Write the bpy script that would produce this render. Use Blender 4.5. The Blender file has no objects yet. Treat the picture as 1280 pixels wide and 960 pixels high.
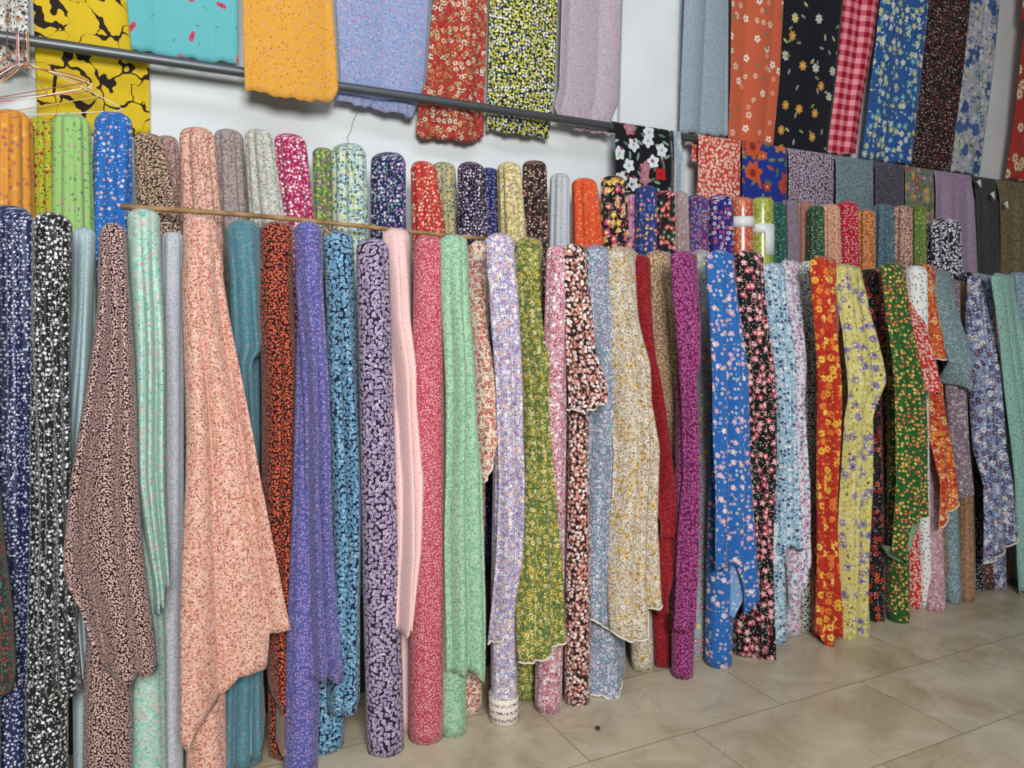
import bpy, math, random, zlib
import numpy as np
from mathutils import Matrix, Vector, Euler

SC = bpy.context.scene
COL = SC.collection
FPX = 961.0
EYE = np.array([0.0, 0.0, 1.35])

# ------------------------------------------------------------------ camera
def basis():
    p, r, yaw = math.radians(5.0), math.radians(0.7), math.radians(26.97)
    F = np.array([math.sin(yaw)*math.cos(p), math.cos(yaw)*math.cos(p), -math.sin(p)])
    R = np.array([math.cos(yaw), -math.sin(yaw), 0.0])
    U = np.cross(R, F)
    return F, math.cos(r)*R+math.sin(r)*U, -math.sin(r)*R+math.cos(r)*U
CF, CR, CU = basis()
def ray(x, y):
    return CF + CR*(x-640)/FPX - CU*(y-480)/FPX
def on_plane(x, y, Yb, k=0.0):
    """point where the sight line meets the plane Y = Yb + k*z"""
    d = ray(x, y)
    t = (Yb + k*EYE[2]) / (d[1] - k*d[2])
    return EYE + d*t
def x_at(px, Y, z):
    """X of the point at depth Y, height z that is seen in column px"""
    v = CR - (px-640)/FPX*CF
    return -(v[1]*(Y-EYE[1]) + v[2]*(z-EYE[2]))/v[0] + EYE[0]
def dist(P):
    return float((np.array(P)-EYE) @ CF)

cam = bpy.data.cameras.new('camera')
cam.sensor_fit = 'HORIZONTAL'; cam.sensor_width = 36.0; cam.lens = FPX/1280*36.0
cam.clip_start = 0.05
co = bpy.data.objects.new('camera', cam); COL.objects.link(co)
M = Matrix.Identity(4)
for i in range(3):
    M[i][0], M[i][1], M[i][2], M[i][3] = CR[i], CU[i], -CF[i], EYE[i]
co.matrix_world = M
SC.camera = co

# places
Y_ROW = 2.19          # front of the feet of the front row
Y_BACK = 2.73         # back row
Y_RAIL = 2.88
Y_WALL = 3.0
Z_PLINTH = 0.34
OFF = {'navy': 0.114, 'paleblue': 0.156, 'mint': 0.018, 'palegrey': 0.15, 'teal': 0.168, 'rust': 0.168, 'skycurl': 0.12, 'blush': 0.156, 'rose': -0.048, 'creamrose': 0.168, 'olive': 0.156, 'pinkred': -0.072, 'dusk': 0.174, 'tan': 0.174, 'scarlet': 0.168, 'leopard': 0.156, 'slateflower': 0.15, 'iceblue': 0.084, 'whitepurple': 0.162, 'blackgreenwhite': 0.156, 'redorange': -0.048, 'oxblood': 0.156, 'blackred': 0.054, 'reddaisy': 0.12, 'orangemix': 0.126, 'pinkmauve': 0.15, 'seagrey': 0.156, 'plumgrey': 0.168, 'copper': 0.144, 'nightdots': 0.15, 'chestnut': 0.13, 'bluebloom': 0.1, 'peachposy': 0.168, 'limeyellow': 0.054, 'azure': 0.072, 'salmon': 0.006, 'fuchsia': 0.048, 'meadow': 0.042, 'cocoa': 0.03, 'orchid': 0.042, 'nightgarden': 0.02, 'heather': 0.012, 'terracotta': 0.072, 'cobalt': -0.054, 'whiteleaf': 0.075, 'blackwhite': -0.078, 'mocha': -0.066, 'plumcurl': -0.078, 'lavender': -0.066, 'magenta': -0.078, 'greenred': -0.066, 'peach': -0.042, 'violet': -0.078, 'seafoam': -0.048, 'aqua': -0.036, 'bloom': -0.072}               # small steps back or forth that keep neighbouring bolts apart
KEYS = {}
# how far a loose end comes forward of a bolt that stands farther back
FORWARD = dict(teal=.1, paleblue=.35, mint=.4, rust=.4, leopard=.1, scarlet=.45, dusk=.5, noirpink=.35, iceblue=.4, whitepurple=.3, seagrey=.6, skycurl=.4, plumgrey=.5, reddaisy=1.0, orangemix=.5)
# order of the front row from the nearest cloth to the one tucked farthest back
DEPTH = dict(scrap=0, navy=4, blackwhite=2, paleblue=4, mocha=1, mint=3, palegrey=5, peach=0, teal=3, rust=3, violet=2, skycurl=2.5, plumcurl=2,
             blush=4, rose=1.5, seafoam=1, creamrose=3, lavender=1, olive=4, pinkred=2.5, bloom=1.5, dusk=2, tan=2, scarlet=2.5, leopard=4, magenta=2,
             slateflower=5, cobalt=1, noirpink=2, iceblue=2, whitepurple=3.5, blackgreenwhite=4, redorange=1.5, maizepurple=0, blackred=2.5, oxblood=4,
             greenred=1, whiteleaf=1.5, reddaisy=2, orangemix=3, pinkmauve=5, seagrey=4, plumgrey=3, copper=5, nightdots=5, chestnut=4, bluebloom=1,
             peachposy=3, aqua=.5, steelblue=4)

# ------------------------------------------------------------------ materials
def lin(c, dye=1.0):
    out = []
    g = .3*c[0]+.59*c[1]+.11*c[2]
    for v in c[:3]:
        v = g+(v-g)*dye
        v = v/255.0
        out.append(v/12.92 if v <= 0.04045 else ((v+0.055)/1.055)**2.4)
    return (out[0], out[1], out[2], 1.0)

def print_group():
    g = bpy.data.node_groups.new('print_layer', 'ShaderNodeTree')
    I = g.interface
    def si(n, t, d=None):
        s = I.new_socket(n, in_out='INPUT', socket_type=t)
        if d is not None: s.default_value = d
    si('Vector', 'NodeSocketVector')
    for n in ('Base', 'A', 'B', 'C', 'Ctr'): si(n, 'NodeSocketColor')
    for n, d in (('Size', .35), ('CSize', 0), ('Dens', 1), ('Pet', 0), ('Str', 1), ('Wob', 0), ('Dep', .3)): si(n, 'NodeSocketFloat', d)
    I.new_socket('Color', in_out='OUTPUT', socket_type='NodeSocketColor')
    N, L = g.nodes, g.links
    gi = N.new('NodeGroupInput'); go = N.new('NodeGroupOutput')
    def math_(op, a, b=None, c=None):
        n = N.new('ShaderNodeMath'); n.operation = op
        for i, v in enumerate((a, b, c)):
            if v is None: continue
            if isinstance(v, (int, float)): n.inputs[i].default_value = v
            else: L.new(v, n.inputs[i])
        return n.outputs[0]
    def mix(f, a, b):
        n = N.new('ShaderNodeMix'); n.data_type = 'RGBA'
        L.new(f, n.inputs[0]); L.new(a, n.inputs[6]); L.new(b, n.inputs[7])
        return n.outputs[2]
    G = gi.outputs
    vo = N.new('ShaderNodeTexVoronoi'); vo.voronoi_dimensions = '2D'; vo.feature = 'F1'
    vo.inputs['Scale'].default_value = 1.0; vo.inputs['Randomness'].default_value = 0.85
    L.new(G['Vector'], vo.inputs['Vector'])
    sub = N.new('ShaderNodeVectorMath'); sub.operation = 'SUBTRACT'
    L.new(G['Vector'], sub.inputs[0]); L.new(vo.outputs['Position'], sub.inputs[1])
    sc = N.new('ShaderNodeSeparateColor'); L.new(vo.outputs['Color'], sc.inputs[0])
    ang = math_('MULTIPLY', sc.outputs[2], 6.2832)
    rot = N.new('ShaderNodeVectorRotate'); rot.rotation_type = 'Z_AXIS'
    L.new(sub.outputs[0], rot.inputs['Vector']); L.new(ang, rot.inputs['Angle'])
    sx = N.new('ShaderNodeSeparateXYZ'); L.new(rot.outputs[0], sx.inputs[0])
    dy = math_('MULTIPLY', sx.outputs[1], G['Str'])
    dx = sx.outputs[0]
    ln = math_('SQRT', math_('ADD', math_('MULTIPLY', dx, dx), math_('MULTIPLY', dy, dy)))
    no = N.new('ShaderNodeTexNoise'); no.noise_dimensions = '2D'
    no.inputs['Scale'].default_value = 2.3; no.inputs['Detail'].default_value = 1.0
    L.new(G['Vector'], no.inputs['Vector'])
    w = math_('MULTIPLY', math_('SUBTRACT', no.outputs[0], 0.5), G['Wob'])
    ln = math_('ADD', ln, w)
    th = math_('ARCTAN2', dy, dx)
    pet = math_('COSINE', math_('MULTIPLY', th, G['Pet']))
    haspet = math_('GREATER_THAN', G['Pet'], 0.5)
    rad = math_('MULTIPLY', G['Size'], math_('ADD', 1.0, math_('MULTIPLY', math_('MULTIPLY', pet, haspet), G['Dep'])))
    inn = math_('LESS_THAN', ln, rad)
    den = math_('LESS_THAN', sc.outputs[1], G['Dens'])
    msk = math_('MULTIPLY', inn, den)
    c1 = mix(math_('GREATER_THAN', sc.outputs[0], 0.36), G['A'], G['B'])
    c2 = mix(math_('GREATER_THAN', sc.outputs[0], 0.7), c1, G['C'])
    cm = math_('LESS_THAN', ln, math_('MULTIPLY', G['Size'], G['CSize']))
    c3 = mix(cm, c2, G['Ctr'])
    L.new(mix(msk, G['Base'], c3), go.inputs[0])
    return g
PRINT = print_group()

def layer(scale, cols, size=.35, dens=.9, ctr=None, cs=0.0, pet=0, st=1.0, wob=0.0, dep=.3):
    if isinstance(cols[0], (int, float)): cols = [cols]
    cols = (list(cols)*3)[:3] if len(cols) < 3 else list(cols)[:3]
    return dict(scale=scale, cols=cols, size=size, dens=dens, ctr=ctr, cs=cs if ctr else 0, pet=pet, st=st, wob=wob, dep=dep)
def fl(scale, cols, ctr, size=.36, dens=.85, pet=5, cs=.36, dep=.18): return layer(scale, cols, size, dens, ctr, cs, pet, 1, 0, dep)
def lf(scale, cols, size=.34, dens=.85, st=2.4): return layer(scale, cols, size, dens, st=st)
def dt(scale, cols, size=.25, dens=.9): return layer(scale, cols, size, dens)
def bl(scale, cols, size=.42, dens=.9, wob=.5, st=1.0): return layer(scale, cols, size, dens, wob=wob, st=st)
def rg(scale, cols, base, size=.42, dens=.95, cs=.55, wob=.25): return layer(scale, cols, size, dens, base, cs, wob=wob)

MATS = {}
def principled(name, rough=.8, spec=.25):
    m = bpy.data.materials.new(name); m.use_nodes = True
    nt = m.node_tree
    b = nt.nodes['Principled BSDF']
    b.inputs['Roughness'].default_value = rough
    b.inputs['Specular IOR Level'].default_value = spec
    return m, nt, b
def plain(name, c, rough=.6, metal=0.0, spec=.4):
    if name in MATS: return MATS[name]
    m, nt, b = principled(name, rough, spec)
    b.inputs['Base Color'].default_value = lin(c); b.inputs['Metallic'].default_value = metal
    MATS[name] = m
    return m
def uv_scaled(nt, scale, seed, src=None):
    tc = src or nt.nodes.new('ShaderNodeTexCoord')
    v = nt.nodes.new('ShaderNodeVectorMath'); v.operation = 'MULTIPLY_ADD'
    v.inputs[1].default_value = (scale, scale, scale); v.inputs[2].default_value = (seed*3.7, seed*1.9, 0)
    nt.links.new(tc.outputs['UV'], v.inputs[0])
    return v.outputs[0]
def cloth(name, base, layers=(), rough=.78, sheen=.15, spec=.22, coat=0.0, grow=1.6):
    m, nt, b = principled('print_'+name, rough, spec)
    if sheen:
        b.inputs['Sheen Weight'].default_value = sheen
    if coat:
        b.inputs['Coat Weight'].default_value = coat; b.inputs['Coat Roughness'].default_value = .12
    tc = nt.nodes.new('ShaderNodeTexCoord')
    seed = zlib.crc32(name.encode()) % 97
    rgb = nt.nodes.new('ShaderNodeRGB'); rgb.outputs[0].default_value = lin(base, .9)
    cur = rgb.outputs[0]
    for i, l in enumerate(layers):
        g = nt.nodes.new('ShaderNodeGroup'); g.node_tree = PRINT
        nt.links.new(uv_scaled(nt, l['scale']*grow, seed+11*i, tc), g.inputs['Vector'])
        nt.links.new(cur, g.inputs['Base'])
        for k, c in zip('ABC', l['cols']): g.inputs[k].default_value = lin(c, .9)
        g.inputs['Ctr'].default_value = lin(l['ctr'] or (0, 0, 0))
        for k, q in (('Size', 'size'), ('CSize', 'cs'), ('Dens', 'dens'), ('Pet', 'pet'), ('Str', 'st'), ('Wob', 'wob'), ('Dep', 'dep')):
            g.inputs[k].default_value = l[q]
        cur = g.outputs[0]
    nt.links.new(cur, b.inputs['Base Color'])
    MATS[name] = m
    return m

# ------------------------------------------------------------------ mesh helpers
def mesh_obj(name, verts, faces, mat, parent=None, uvs=None, smooth=True):
    me = bpy.data.meshes.new(name)
    me.from_pydata([tuple(map(float, v)) for v in verts], [], faces)
    if uvs is not None:
        ul = me.uv_layers.new(name='UVMap')
        li = np.zeros(len(me.loops), dtype=np.int32); me.loops.foreach_get('vertex_index', li)
        if isinstance(uvs, dict):       # per loop
            ul.data.foreach_set('uv', np.asarray(uvs['loop'], dtype=np.float32).ravel())
        else:
            ul.data.foreach_set('uv', np.asarray(uvs, dtype=np.float32)[li].ravel())
    me.polygons.foreach_set('use_smooth', [smooth]*len(me.polygons))
    me.materials.append(mat); me.update()
    o = bpy.data.objects.new(name, me); COL.objects.link(o)
    if parent is not None:
        o.parent = parent
        o.matrix_parent_inverse = Matrix.Identity(4)
        o.location = -Vector(parent.location)     # vertices are written in room coordinates
    return o
def empty(name, loc):
    o = bpy.data.objects.new(name, None); COL.objects.link(o); o.location = loc
    o.empty_display_size = .05
    return o
def tag(o, label, cat, group=None):
    o['label'] = label; o['category'] = cat
    if group: o['group'] = group
    return o
def struct(o):
    o['kind'] = 'structure'; return o
def rebase(o, loc):
    """put the origin of a free-standing mesh at its base"""
    loc = Vector(loc)
    o.data.transform(Matrix.Translation(-loc)); o.location = loc
    return o
def box(name, lo, hi, mat, parent=None, bevel=0.0):
    x0, y0, z0 = lo; x1, y1, z1 = hi
    v = [(x, y, z) for z in (z0, z1) for y in (y0, y1) for x in (x0, x1)]
    f = [(0, 2, 3, 1), (4, 5, 7, 6), (0, 1, 5, 4), (2, 6, 7, 3), (0, 4, 6, 2), (1, 3, 7, 5)]
    o = mesh_obj(name, v, f, mat, parent, smooth=False)
    if bevel:
        bv = o.modifiers.new('bevel', 'BEVEL'); bv.width = bevel; bv.segments = 2
    return o
def tube(name, pts, rad, mat, parent=None, seg=10, caps=True):
    """a round bar along a chain of points; rad may be a list"""
    P = [np.array(p, float) for p in pts]
    n = len(P); rad = [rad]*n if isinstance(rad, (int, float)) else rad
    V, Fc, UV = [], [], []
    prev = None
    s = 0.0
    for i in range(n):
        t = P[min(i+1, n-1)]-P[max(i-1, 0)]; t = t/np.linalg.norm(t)
        a = prev if prev is not None else (np.array([0, 0, 1.]) if abs(t[2]) < .9 else np.array([1., 0, 0]))
        a = a-t*(a@t); a /= np.linalg.norm(a); b = np.cross(t, a); prev = a
        if i: s += np.linalg.norm(P[i]-P[i-1])
        for k in range(seg):
            th = 2*math.pi*k/seg
            V.append(P[i]+rad[i]*(math.cos(th)*a+math.sin(th)*b)); UV.append((rad[i]*th, s))
    for i in range(n-1):
        for k in range(seg):
            k2 = (k+1) % seg
            Fc.append((i*seg+k, i*seg+k2, (i+1)*seg+k2, (i+1)*seg+k))
    if caps:
        Fc.append(tuple(range(seg-1, -1, -1))); Fc.append(tuple((n-1)*seg+k for k in range(seg)))
    return mesh_obj(name, V, Fc, mat, parent, UV)

def pleat(x):
    """rounded ridges with tight valleys between, -1..1"""
    return 2*np.abs(np.sin(x))**0.75-1

def roll_mesh(name, stations, mat, parent, rng, n_pl=6, amp=.05, dome=.75, fade=1.0, seg=56):
    """A standing bolt. stations: (X, Y, Z, radius) from the top down."""
    st = np.array(stations, float)
    top, R0 = st[0], st[0][3]
    dz = R0*dome
    zs = []
    rows = []
    nd = 8
    for i in range(nd):                         # rounded shoulder
        a = (i+.4)/nd*math.pi/2
        rows.append((top[2]-dz*(1-math.cos(a)), math.sin(a)**.7))
    body_top = top[2]-dz
    nb = 40
    zb = st[-1][2]
    for i in range(nb+1):
        rows.append((body_top-(body_top-zb)*i/nb, 1.0))
    zq = -st[:, 2]
    ph = rng.uniform(0, 6.28, 4); tw = rng.uniform(-.9, .9); k2 = rng.integers(2, 4)
    th = np.linspace(0, 2*math.pi, seg+1)
    V, UV, Fc = [], [], []
    H = top[2]-zb
    for z, f in rows:
        X = np.interp(-z, zq, st[:, 0]); Y = np.interp(-z, zq, st[:, 1]); R = np.interp(-z, zq, st[:, 3])
        s = (top[2]-z)/H
        fa = amp*(1.0-fade*min(1.0, s*1.1))*(0.35+.65*f)
        rr = R*f*(1+fa*(pleat(n_pl/2*th+ph[0]+tw*s*2+.25*np.sin(2*th+ph[3]))-1) + .5*fa*(np.sin(k2*th+ph[1]-2*tw*s)-1) + .012*np.sin(2*th+ph[2]+5*s))
        V += [(X+r*math.cos(t), Y+r*math.sin(t), z) for r, t in zip(rr, th)]
        UV += [(R*t*max(f, .25), z) for t in th]
    n = seg+1; m = len(rows)
    for i in range(m-1):
        for k in range(seg):
            Fc.append((i*n+k, (i+1)*n+k, (i+1)*n+k+1, i*n+k+1))
    V.append((top[0], top[1], top[2])); UV.append((0, top[2])); ct = len(V)-1
    V.append((st[-1][0], st[-1][1], zb)); UV.append((0, zb)); cb = len(V)-1
    for k in range(seg):
        Fc.append((ct, k, k+1)); Fc.append((cb, (m-1)*n+k+1, (m-1)*n+k))
    # weld the seam
    o = mesh_obj(name, V, Fc, mat, parent, UV)
    return o

def lerp_pts(pts, z):
    p = sorted(pts); return np.interp(z, [a for a, b in p], [b for a, b in p])

def sheet(name, V, mat, parent, thick=.0016, UV=None):
    nv, nu, _ = V.shape
    Fc = [(i*nu+k, (i+1)*nu+k, (i+1)*nu+k+1, i*nu+k+1) for i in range(nv-1) for k in range(nu-1)]
    o = mesh_obj(name, V.reshape(-1, 3), Fc, mat, parent, UV.reshape(-1, 2))
    sd = o.modifiers.new('thickness', 'SOLIDIFY'); sd.thickness = thick; sd.offset = 0
    return o

def flap_mesh(mat, parent, rng, axis, R, Lpx, Rpx, hem, ztop=None, nf=2.0, amp=.010, clear=.006, hem_mat=None, nu=44, nv=64, name='loose_end'):
    """loose end of a bolt: lies over its top and hangs down its front.
    axis(z) -> (X, Y) of the bolt; Lpx/Rpx: (y, x) of the two edges, hem: (u, y)."""
    (x0, y0), (x1, y1) = axis(0.0), axis(1.0)
    k = (y1-y0); Yb = y0-R-clear
    def spot(x, y):
        P = on_plane(x, y, Yb, k)
        if ztop is not None:
            for _ in range(4):
                q = min(1.0, max(0.0, (ztop-P[2])/.45))
                P = on_plane(x, y, y0-R-.006-(clear-.006)*q, k)
        return P
    def conv(y, x):
        P = spot(x, y); return P[2], P[0]
    Lz = [conv(y, x) for y, x in Lpx]; Rz = [conv(y, x) for y, x in Rpx]
    u = np.linspace(0, 1, nu)
    hz = []
    for uu, y in hem:
        x = lerp_pts(Lpx, y)*(1-uu)+lerp_pts(Rpx, y)*uu
        hz.append((uu, spot(x, y)[2]))
    zh = np.interp(u, [a for a, b in hz], [b for a, b in hz])
    over_top = ztop is not None
    if not over_top: ztop = max(a for a, b in Lz)
    zt = ztop - (R*.8*(1-np.sqrt(np.maximum(0, 1-(.93*(2*u-1))**2))) if over_top else 0*u)
    t = np.linspace(0, 1, nv)**1.15
    V = np.zeros((nv, nu, 3)); UV = np.zeros((nv, nu, 2))
    ph = rng.uniform(0, 6.28, 4); dr = rng.uniform(-.5, .5)
    wob = rng.uniform(-1, 1, 3)
    for i, tt in enumerate(t):
        z = zt-(zt-zh)*tt
        xl = lerp_pts(Lz, z); xr = lerp_pts(Rz, z)
        s = ztop-z
        w = np.abs(xr-xl)
        flat = np.clip((w/(2*R)-1.0)*1.1, 0, 1)
        c = 2*u-1
        circ = np.sqrt(np.maximum(0, 1-.96*c*c))
        prof = circ*(1-flat)+flat*(.96+.08*circ)
        dome = np.sqrt(np.clip(1-(1-np.clip((s+.004)/(R*.9), 0, 1))**2, 0, 1)) if over_top else 1.0
        ramp = np.clip(s/.5, .12, 1)
        fo = amp*ramp*(1.0*pleat(math.pi*nf*(u+dr*.22*s+.05*np.sin(3*s+ph[3]))+ph[0]) + .55*np.sin(2*math.pi*nf*.6*u+ph[1]+2.2*s*wob[0]) + .3*np.sin(7*s+ph[2]+4*u))
        lowm = (R+.006+(clear-.006)*np.where(over_top, np.clip(s/.45, 0, 1), 1.0))*prof*dome
        yax = y0+k*z
        V[i, :, 0] = xl*(1-u)+xr*u + .004*np.sin(7*s+ph[3])*(s > .15)
        V[i, :, 1] = yax-lowm-fo*np.minimum(1, dome)-amp*.9*ramp
        V[i, :, 2] = z
        V[i, :, 2] += (.003*np.sin(17*u+ph[1])+.0015*np.sin(41*u+ph[2]))*(tt**6)
        d = np.hypot(np.diff(V[i, :, 0]), np.diff(V[i, :, 1])); sa = np.concatenate([[0], np.cumsum(d)])
        UV[i, :, 0] = sa-sa[nu//2]; UV[i, :, 1] = z
    o = sheet(name, V, mat, parent, UV=UV)
    if hem_mat is not None:
        h = tube('hem', [V[-1, j]+np.array([0, -.001, 0]) for j in range(nu)], .0032, hem_mat, o, 6)
        h.location = (0, 0, 0)
        h['label'] = 'pale unprinted selvedge along the hem'
    return o

def rng_for(key): return np.random.default_rng(zlib.crc32(key.encode()))

# ------------------------------------------------------------------ bolts
G_FRONT = 'fabric bolts standing in the front row'
G_BACK = 'fabric bolts standing in the back row'
def front(key, label, top, bot, o=0.0, flaps=(), ft=None, pl=(7, .085), lean=.11, dome=.75, hem=None, amp=.009, lift=0.0):
    rng = rng_for(key); mat = MATS[key]; o = DEPTH[key]*.011+OFF.get(key, 0)
    cx, ty, w = top; bx, bw = bot
    # depth of the foot from its width
    X = x_at(bx, Y_ROW+.05, 0); Rb = bw/2*dist((X, Y_ROW+.05, 0))/FPX
    Yb = Y_ROW+Rb+(o*.45 if ft is None else ft)
    Xb = x_at(bx, Yb, 0)
    Yt = Y_ROW+Rb+o+lean
    P = on_plane(cx, ty, Yt); H = P[2]; Rt = w/2*dist(P)/FPX
    root = empty('fabric_bolt', (Xb, Yb, 0)); tag(root, label, 'fabric bolt', G_FRONT); KEYS[root.name] = (key, o)
    st = [(P[0], Yt, H, Rt)]
    for q in (.25, .5, .75):
        st.append((P[0]+(Xb-P[0])*q, Yt+(Yb-Yt)*q, H*(1-q), Rt+(Rb-Rt)*min(1, q*1.3)))
    st.append((Xb, Yb, 0.0, Rb))
    if flaps: st = [(a, b, c, d*.8) for a, b, c, d in st[:3]]+[(a, b, c, d*.92) for a, b, c, d in st[3:]]
    roll_mesh('roll', st, mat, root, rng, pl[0], pl[1], dome, .6)
    ax = lambda z: (Xb+(P[0]-Xb)*z/H, Yb+(Yt-Yb)*z/H)
    for i, fdef in enumerate(flaps):
        Lp, Rp, hm = fdef[:3]; kw = dict(fdef[3]) if len(fdef) > 3 else {}
        kw.setdefault('amp', amp); kw['amp'] *= 1.25; kw['nf'] = kw.get('nf', 2)*1.35
        kw['clear'] = kw.get('clear', .006+lift)+max(0.0, o)*FORWARD.get(key, .75)
        fm = MATS[kw.pop('mat')] if 'mat' in kw else mat
        if fm is not mat: kw['name'] = 'folded_corner'
        fo = flap_mesh(fm, root, rng, ax, max(Rt, .9*Rb), Lp, Rp, hm, ztop=(H+.003) if i == 0 and not kw.pop('notop', False) else None,
                  hem_mat=hem if fm is mat else None, **kw)
        if fm is not mat: fo['label'] = 'paler reverse side of the cloth turned outwards'
    return root
def back(key, label, top, low, o=0.0, pl=(8, .15), dome=.6):
    rng = rng_for(key); mat = MATS[key]; o = o+OFF.get(key, 0)
    cx, ty, w = top; lx, ly, lw = low
    Yt = Y_BACK+o
    P = on_plane(cx, ty, Yt); Rt = w/2*.97*dist(P)/FPX
    Q = on_plane(lx, ly, Yt-.015); Rl = lw/2*.97*dist(Q)/FPX
    Rt *= 1.09; Rl *= 1.08
    st = [(P[0], Yt, P[2], Rt), (Q[0], Yt-.015, Q[2], Rl), (Q[0]+(Q[0]-P[0])*.3, Yt-.02, Z_PLINTH, Rl)]
    ob = roll_mesh('fabric_bolt', st, mat, None, rng, pl[0], pl[1], dome, .35)
    rebase(ob, (st[-1][0], st[-1][1], Z_PLINTH))
    tag(ob, label, 'fabric bolt', G_BACK); KEYS[ob.name] = (key, o)
    return ob, st

# ------------------------------------------------------------------ hanging lengths
G_UP = 'lengths of cloth hanging high on the wall'
G_RAIL = 'lengths of cloth draped over the grey rail'
R_RAIL = .017
Z_RAIL = float(np.mean([on_plane(x, 45+.148*x, Y_RAIL)[2] for x in (0, 420, 775, 1040, 1220)]))
Z_UPPER = 3.45; Y_UPPER = 2.85; R_BAR = .014
def hanging(key, label, Lpx, Rpx, hem, Ybot=2.935, nf=2.5, amp=.012, ragged=.004, nu=44, nv=60, group=G_UP, bunch=None, kind='high', lenb=None):
    """kind 'high': folded over the bar above the picture, free end tucked behind (or before) the rail.
    kind 'rail': folded over the rail itself."""
    rng = rng_for('h'+key); mat = MATS[key]
    if kind == 'high': zb, yb, rb = Z_UPPER, Y_UPPER, R_BAR
    else: zb, yb, rb = Z_RAIL, Y_RAIL, R_RAIL
    rb = rb+.004
    Ytop = yb-rb
    if kind == 'rail': Ybot = Ytop
    zlow = 2.2
    Ybot = Ybot
    k = (Ytop-Ybot)/(zb-zlow) if kind == 'high' else 0.0
    Yb0 = Ybot-k*zlow
    conv = lambda y, x: (lambda P: (P[2], P[0]))(on_plane(x, y, Yb0, k))
    Lz = [conv(y, x) for y, x in Lpx]; Rz = [conv(y, x) for y, x in Rpx]
    u = np.linspace(0, 1, nu)
    hz = []
    for uu, y in hem:
        x = lerp_pts(Lpx, y)*(1-uu)+lerp_pts(Rpx, y)*uu
        hz.append((uu, on_plane(x, y, Yb0, k)[2]))
    zh = np.interp(u, [a for a, b in hz], [b for a, b in hz])
    ph = rng.uniform(0, 6.28, 4)
    zh = zh+ragged*(np.sin(19*u+ph[0])+.6*np.sin(47*u+ph[1]))
    rows = []
    nback = 8; narc = 8
    lenb = lenb or (.30 if kind == 'high' else .10)
    V = []; UV = []
    def prof(zrel, amp_):
        return amp_*(.6*pleat(math.pi*nf*u+ph[0]+.4*zrel)+.5*np.sin(2*math.pi*nf*.55*u+ph[1]+1.5*zrel))
    zref = np.full(nu, zb)
    for i in range(nback):                      # behind the bar
        z = zb-lenb*(1-i/nback)
        xl, xr = lerp_pts(Lz, zb), lerp_pts(Rz, zb)
        V.append(np.stack([xl*(1-u)+xr*u, np.full(nu, yb+rb), np.full(nu, z)], 1)); UV.append(np.full(nu, zb+(zb-z)+.05))
    for i in range(narc+1):
        a = math.pi*i/narc
        xl, xr = lerp_pts(Lz, zb), lerp_pts(Rz, zb)
        V.append(np.stack([xl*(1-u)+xr*u, np.full(nu, yb+rb*math.cos(a)), np.full(nu, zb+rb*math.sin(a))], 1)); UV.append(np.full(nu, zb+.05*(1-i/narc)))
    for i in range(1, nv+1):
        tt = i/nv
        z = zb-(zb-zh)*tt
        xl, xr = lerp_pts(Lz, z), lerp_pts(Rz, z)
        ramp = np.clip((zb-z)/(.35 if kind == 'high' else .12), 0, 1)
        f = prof(zb-z, amp)*ramp
        Y = Yb0+k*z-np.maximum(f, -.010)-.004*ramp
        x = xl+(xr-xl)*(.012+.976*u)
        if bunch:
            zc, hb, sq, am = bunch               # gathered at height zc
            g = np.exp(-((z-zc)/hb)**2)
            Y = Y+g*am*np.sin(2*math.pi*9*u+ph[2]+30*(z-zc))-g*.012
        V.append(np.stack([x, Y, z], 1)); UV.append(z)
    V = np.array(V)
    d = np.hypot(np.diff(V[:, :, 0], axis=1), np.diff(V[:, :, 1], axis=1))
    sa = np.concatenate([np.zeros((len(V), 1)), np.cumsum(d, axis=1)], 1)
    UVa = np.stack([sa-sa[:, nu//2:nu//2+1], np.array(UV)], 2)
    o = sheet('hanging_fabric', V, mat, None, UV=UVa)
    rebase(o, (float(V[-1, nu//2, 0]), float(V[-1, nu//2, 1]), float(zh.min())))
    tag(o, label, 'hanging cloth', group)
    return o


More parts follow.
